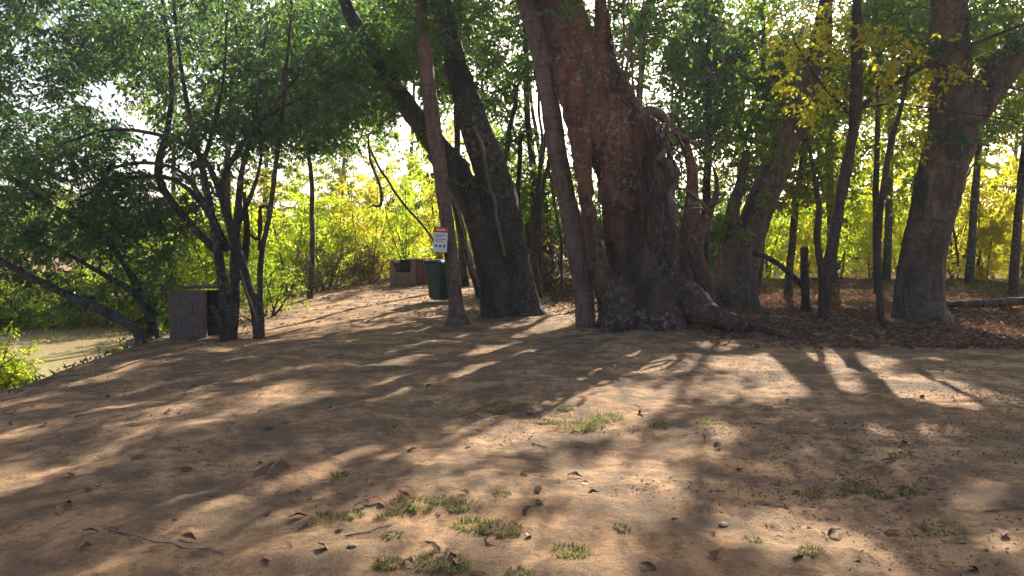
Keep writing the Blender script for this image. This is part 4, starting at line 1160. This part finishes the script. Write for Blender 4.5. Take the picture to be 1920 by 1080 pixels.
stick('liana', 'hooked bare liana hanging in front of the sunlit bushes', 'vine', [(690, 250, 2), (695, 300, 2.4), (712, 345, 2.6), (714, 384, 3), (698, 386, 2)], 23, TWIG)
for k, (x, t, b_) in enumerate([(1165, -60, 160), (1178, -60, 190), (1205, -60, 205), (1190, -80, 175), (1146, -60, 140), (1122, -60, 60)]):
    pts = [(x + 6 * math.sin(k + q * 3), t + (b_ - t) * q, 2.4) for q in np.linspace(0, 1, 7)]
    stick('liana', 'pale thin liana hanging onto the shoulder of the giant fig, %s' % ['third from left', 'fourth from left', 'rightmost', 'second from right', 'second from left', 'leftmost'][k], 'vine', pts, YG - .1 + .1 * k, LIANA, 30, 'lianas hanging by the giant fig')
for k, (x, t, b_) in enumerate([(1000, 120, 520), (1022, 200, 560), (985, 250, 540), (1040, 300, 570), (1012, 60, 480), (960, 160, 400)]):
    pts = [(x + 14 * math.sin(k * 1.7 + q * 4), t + (b_ - t) * q, 2.6 + k % 3) for q in np.linspace(0, 1, 8)]
    stick('liana', 'dark liana in the shade between twin trunks and giant fig, %s' % ['third from left', 'second from right', 'second from left', 'rightmost', 'fourth from left', 'leftmost'][k], 'vine', pts, 18 + .3 * k, BARK_DARK, 30, 'lianas in the shaded gap', 8, .05)
stick('liana', 'wavy bare stem rising in the yellow bushes at the far right', 'vine', [(1797, 500, 2), (1790, 440, 2.2), (1780, 400, 2), (1795, 360, 2), (1830, 300, 1.6)], 23, TWIG)

# ------------------------------------------------------------------ thin haze added to imitate a lens-flare veil and lift the shadows
hm, hnt, hout = newmat('veil_haze')
pv = hnt.nodes.new('ShaderNodeVolumePrincipled')
pv.inputs['Color'].default_value = (.80, .88, 1.0, 1)
pv.inputs['Density'].default_value = 0.0005
pv.inputs['Anisotropy'].default_value = 0.35
hnt.links.new(pv.outputs[0], hout.inputs['Volume'])
mb = MB(); box(mb, (-720, -140, -6), (720, 720, 26))
tag(link('haze', mb.mesh('haze', hm, False)), 'thin added haze standing in for a lens-flare veil', 'haze', kind='stuff')

# ------------------------------------------------------------------ litter and grass on the ground
def on_ground(n, x0, x1, y0, y1):
    g = np.stack([rng.uniform(x0, x1, n), rng.uniform(y0, y1, n), np.zeros(n)], -1)
    return g
mb = MB()
n = 60000
g = np.stack([rng.uniform(1.0, 16, n), rng.uniform(11.0, 26, n), np.zeros(n)], -1)
gp = to_px(np.stack([g[:, 0], g[:, 1], height(g[:, 0], g[:, 1], False)], -1))
dn = sstep(1230, 1420, gp[0] + 40 * fbm(g * .8, 2, 6)) * (1 - sstep(600 + .10 * np.clip(gp[0] - 1300, 0, 600), 665 + .13 * np.clip(gp[0] - 1300, 0, 600), gp[1] + 22 * fbm(g * .9, 3, 8)))
dn = np.maximum(dn, .35 * sstep(12, 24, g[:, 1]) )
g = g[rng.uniform(0, 1, n) < dn]
g[:, 2] = height(g[:, 0], g[:, 1]) + rng.uniform(.006, .05, len(g))
leaves(mb, g, .10, .5, 0.0, .8, .2)
tag(link('leaf_litter', mb.mesh('leaf_litter', LITTER, False)), 'brown fallen leaves covering the ground under the right-hand trees', 'leaf litter', kind='stuff')
LITDARK = leaf_mat('dark_crumb', [(.075, .045, .03), (.11, .065, .042), (.05, .032, .024), (.16, .10, .065), (.09, .055, .035), (.26, .19, .12)],
                   [(.1, .06, .03), (.14, .08, .04), (.08, .05, .03), (.2, .12, .07), (.1, .06, .03), (.2, .15, .1)], 0.1, 0.85, 0.06)
mb = MB()
n = 100000
yy = 2.2 + 18 * rng.uniform(0, 1, n) ** 1.25
g = np.stack([rng.uniform(-.82, .8, n) * yy, yy, np.zeros(n)], -1)
k_ = fbm(g * np.array([.9, 1.3, 1]), 4, 66)
gq = to_px(g)
k_ = k_ + .45 * sstep(1250, 1500, gq[0]) * (1 - sstep(900, 1000, gq[1])) + .25 * sstep(560, 400, gq[0])
g = g[(rng.uniform(.05, 1.5, n) < k_ * 1.1) & (g[:, 0] > -EDGE(g[:, 1]))]
for bx_, by_, br_ in BASES:
    q_ = rng.uniform(0, 6.283, 160); d_ = br_ * (.95 + np.abs(rng.normal(0, .6, 160))) + np.abs(rng.normal(0, .12, 160))
    g = np.concatenate([g, np.stack([bx_ + np.cos(q_) * d_, by_ + np.sin(q_) * d_, np.zeros(160)], -1)])
g = rng.permutation(g)
g[:, 2] = height(g[:, 0], g[:, 1]) + .004
h_ = len(g) // 2
leaves(mb, g[:h_], .022, .55, 0.0, .96, .06)
leaves(mb, g[h_:], .042, .13, 0.0, .96, .05)
tag(link('leaf_crumbs', mb.mesh('leaf_crumbs', LITDARK, False)), 'scattered leaf crumbs, straw and bark bits over the sand', 'leaf litter', kind='stuff')
# back of the path: litter in sun
mb = MB(); n = 7000
g = np.stack([rng.uniform(-9, 3, n), rng.uniform(15, 28, n), np.zeros(n)], -1)
g = g[rng.uniform(0, 1, n) < .15 + .7 * sstep(23, 26, g[:, 1])]
g = g[g[:, 0] > -EDGE(g[:, 1])]
g[:, 2] = height(g[:, 0], g[:, 1]) + .012
leaves(mb, g, .09, .5, 0, .85, .15)
tag(link('path_litter', mb.mesh('path_litter', LITTER, False)), 'dry leaves strewn along the far edge of the sandy path', 'leaf litter', kind='stuff')

def leaf_mesh(mat, curl, name='fallen_leaf'):
    t = np.linspace(0, 1, 6); w = np.sin(np.pi * t ** .8) * .24; w[0] = .015; w[-1] = .004
    v = []
    for i_ in range(6):
        zc = curl * math.sin(t[i_] * math.pi) * .25 + (.10 * curl if i_ == 5 else 0)
        for s_, zz in ((-1, .10 * curl * (1 + .6 * math.sin(i_ * 2.3))), (0, 0), (1, .12 * curl * (1 - .6 * math.sin(i_ * 1.7)))):
            v.append([t[i_] - .5, s_ * w[i_], zc + zz + .03])
    f = []
    for i_ in range(5):
        for s_ in (0, 1):
            a_ = i_ * 3 + s_
            f.append([a_, a_ + 1, a_ + 4, a_ + 3])
    mb = MB(); mb.add(v, f)
    return mb.mesh(name, mat)
LEAFBROWN = plain('brown_dead_leaf', (.16, .085, .05), (.24, .14, .085), .85, 6, .2, .08)
LEAFDARK = plain('dark_dead_leaf', (.075, .045, .03), (.12, .075, .05), .85, 6, .2, .08)
LEAFRED = plain('rust_dead_leaf', (.20, .055, .025), (.15, .04, .02), .7, 6, .2, .1)
LEAFORANGE = plain('orange_dead_leaf', (.62, .27, .03), (.55, .2, .03), .55, 6, .1, .35)
LEAFGREEN = plain('green_fresh_leaf', (.22, .30, .03), (.16, .24, .03), .5, 6, .1, .35)
lm = [leaf_mesh(LEAFBROWN, .6), leaf_mesh(LEAFDARK, .7), leaf_mesh(LEAFBROWN, .35), leaf_mesh(LEAFDARK, .45)]
def place_leaf(px, py, size, me, label, group=None, tilt=.25):
    g = G(px, py)
    g[2] = float(height(g[0], g[1]))
    o = link('fallen_leaf', me, None, (g[0], g[1], g[2] + .002))
    o.scale = (size,) * 3
    o.rotation_euler = (float(rng.normal(0, tilt)), float(rng.normal(0, tilt)), float(rng.uniform(0, 6.28)))
    return tag(o, label, 'leaf', group)
special = [(702, 943, .17, LEAFRED, 'curled rust-red leaf just left of the grass tufts in the foreground'), (185, 922, .15, LEAFRED, 'reddish curled leaf lying in the shade at lower left'),
           (165, 926, .13, LEAFDARK, 'dark curled leaf touching the reddish leaf at lower left'), (932, 757, .12, LEAFORANGE, 'orange leaf on the shadow edge near the middle'),
           (1097, 912, .12, LEAFORANGE, 'orange-yellow leaf below the brightest sand patch'), (1161, 712, .12, LEAFORANGE, 'orange leaf on the sunlit strip below the giant fig'),
           (484, 870, .14, LEAFGREEN, 'single fresh green leaf lying in the left shade'), (990, 1010, .12, LEAFGREEN, 'yellow-green leaf right of the brightest grass tuft'),
           (1345, 840, .16, LEAFDARK, 'broad dark leaf in the right foreground shade edge'), (750, 930, .18, LEAFRED, 'long rust leaf above the middle grass tufts'),
           (1215, 1072, .15, LEAFDARK, 'dark curled leaf at the bottom edge right of centre')]
for px, py, s_, mt, lb in special:
    place_leaf(px, py, s_ * .62, leaf_mesh(mt, .6), lb)
n = 0
while n < 110:
    py = 650 + 425 * random.random() ** .8; px = random.uniform(10, 1910)
    if py < 725 - .5 * px: continue
    place_leaf(px, py, random.uniform(.05, .115), lm[n % 4], 'small dry brown leaf lying on the bare sandy ground', 'dry leaves scattered on the sand')
    n += 1

def tuft_mesh(nb, rad, hgt, name='blades'):
    mb = MB()
    for k in range(nb):
        a_ = rng.uniform(0, 6.283); q = rad * math.sqrt(rng.uniform(0, 1))
        b0 = np.array([math.cos(a_) * q, math.sin(a_) * q * .8, -.01])
        a2 = a_ + rng.normal(0, .7); L = hgt * rng.uniform(.5, 1.2)
        d = np.array([math.cos(a2), math.sin(a2), 0])
        out_ = rng.uniform(.35, 1.0)
        s_ = np.array([-d[1], d[0], 0]) * .0032
        m_ = b0 + d * L * .4 * out_ + np.array([0, 0, L * .6]); e = b0 + d * L * out_ + np.array([0, 0, L * rng.uniform(.3, .8)])
        mb.add([b0 - s_, b0 + s_, m_ + s_ * .8, m_ - s_ * .8, e], [[0, 1, 2], [0, 2, 3], [3, 2, 4]])
    return mb.mesh(name, GRASS, False)
tufts = [(612, 976, 48, 'grass tuft left of the middle tufts in half shade'), (662, 968, 22, None), (731, 972, 26, 'dark compact grass tuft below the rust-red leaf'), (775, 945, 48, 'wide grass tuft right of the rust-red leaf'),
         (825, 935, 26, None), (872, 948, 36, 'grass tuft alone in sun above the brightest tuft'), (885, 992, 38, 'two-toned grass tuft touching the brightest tuft'), (938, 998, 42, 'brightest sunlit grass tuft in the foreground'),
         (830, 1058, 56, 'largest grass tuft near the bottom edge'), (737, 1008, 20, None), (975, 1078, 24, 'yellow-green tuft cut by the bottom edge'), (1165, 992, 18, None), (1070, 1035, 40, 'dry grass tuft in the shade right of the bottom tuft'),
         (1090, 800, 48, 'broad sunlit grass tuft in the middle of the sand'), (1135, 785, 34, None), (930, 768, 40, 'grass tuft at the shadow edge by the orange leaf'), (985, 765, 30, None), (940, 932, 18, None), (1020, 790, 18, None),
         (1525, 928, 34, 'pale grass tuft in the right foreground'), (1612, 920, 34, 'greener grass tuft in the right foreground shade'), (1650, 932, 26, None), (1410, 1012, 18, None), (1770, 990, 42, 'grass tuft in the dark patch at lower right'),
         (1520, 1035, 26, None), (640, 895, 18, None), (1700, 925, 24, None), (730, 1060, 30, None), (1060, 770, 18, None), (1240, 800, 26, None), (1330, 795, 30, None), (1690, 860, 24, None)]
for px, py, rp, lb in tufts:
    g = G(px, py); uu = g[1] / FPX
    o = link('grass_tuft', tuft_mesh(int(44 + rp * 4), rp * uu * .95, .028 + rp * uu * .22, 'grass_tuft'), None, (g[0], g[1], float(height(g[0], g[1])) - .004))
    if lb: tag(o, lb, 'grass')
    else: tag(o, 'small sparse grass tuft sprouting from the bare sand', 'grass', 'sparse little grass tufts')
# short weeds at the litter's back edge and the bank's rim
mb = MB(); n = 9000
g = np.stack([rng.uniform(5, 18, n), rng.uniform(21, 25.5, n), np.zeros(n)], -1)
g2 = np.stack([rng.uniform(-9.5, -5.6, n), rng.uniform(6, 15, n), np.zeros(n)], -1)
k2 = -g2[:, 0] - EDGE(g2[:, 1])
g2 = g2[(k2 > -.12) & (k2 < .25) & (rng.uniform(0, 1, n) < .25)]
g = g[rng.uniform(0, 1, n) < .3 + .5 * fbm(g * .7, 2, 12)]
g = np.concatenate([g, g2]); g[:, 2] = height(g[:, 0], g[:, 1]) + .05
leaves(mb, g, .12, .2, -1.2, .2, .1)
tag(link('weeds', mb.mesh('weeds', GRASS, False)), 'short green weeds along the bank rim and behind the litter', 'weeds', kind='stuff')

# twigs and a stone
for k, (x0, y0, x1, y1, lb) in enumerate([(1040, 640, 1120, 612, 'thin pale twig below the sunlit gap of the fig'), (650, 1010, 740, 985, 'thin twig pointing at the dark compact tuft'), (1250, 655, 1330, 630, 'crooked root-like twig in front of the giant fig'),
                                          (1000, 832, 1030, 848, 'short dark twig in the sunlit centre'), (1720, 690, 1745, 712, 'upright straw-like twig in the bright right patch'), (200, 1000, 420, 1040, 'long thin twig in the left foreground shade'),
                                          (1840, 965, 1915, 955, 'pale twig at the right edge')]):
    p0, p1 = G(x0, y0), G(x1, y1)
    t = np.linspace(0, 1, 10)[:, None]; q = p0 * (1 - t) + p1 * t
    q[:, :2] += rng.normal(0, .012, (10, 2)); q[:, 2] = height(q[:, 0], q[:, 1]) + .008
    mb = MB(); tube(mb, q, np.linspace(.0045, .002, 10), 6)
    tag(link('twig', mb.mesh('twig', DRYWOOD if k != 3 else TWIG)), lb, 'twig')
def rock(px, py, s_, label):
    g = G(px, py)
    import bmesh
    bm = bmesh.new(); bmesh.ops.create_icosphere(bm, subdivisions=3, radius=1)
    for v in bm.verts:
        v.co *= 1 + .25 * float(fbm(np.array(v.co) * 1.2 + px, 2, 4)); v.co.x *= 1.3; v.co.z *= .55
    me = bpy.data.meshes.new('stone'); bm.to_mesh(me); bm.free(); me.materials.append(PEBBLE)
    o = link('stone', me, None, (g[0], g[1], float(height(g[0], g[1])) + s_ * .15)); o.scale = (s_,) * 3
    tag(o, label, 'stone')
rock(1358, 985, .022, 'flat pale stone in the right foreground')
rock(1712, 932, .02, 'small pale stone beside the right-hand grass tufts')
rock(660, 1036, .02, 'tiny pale pebble left of the bottom tuft')
open('/tmp/faces.txt', 'w').write(str(sum(len(m.loops) - 2 * len(m.polygons) for m in bpy.data.meshes)))
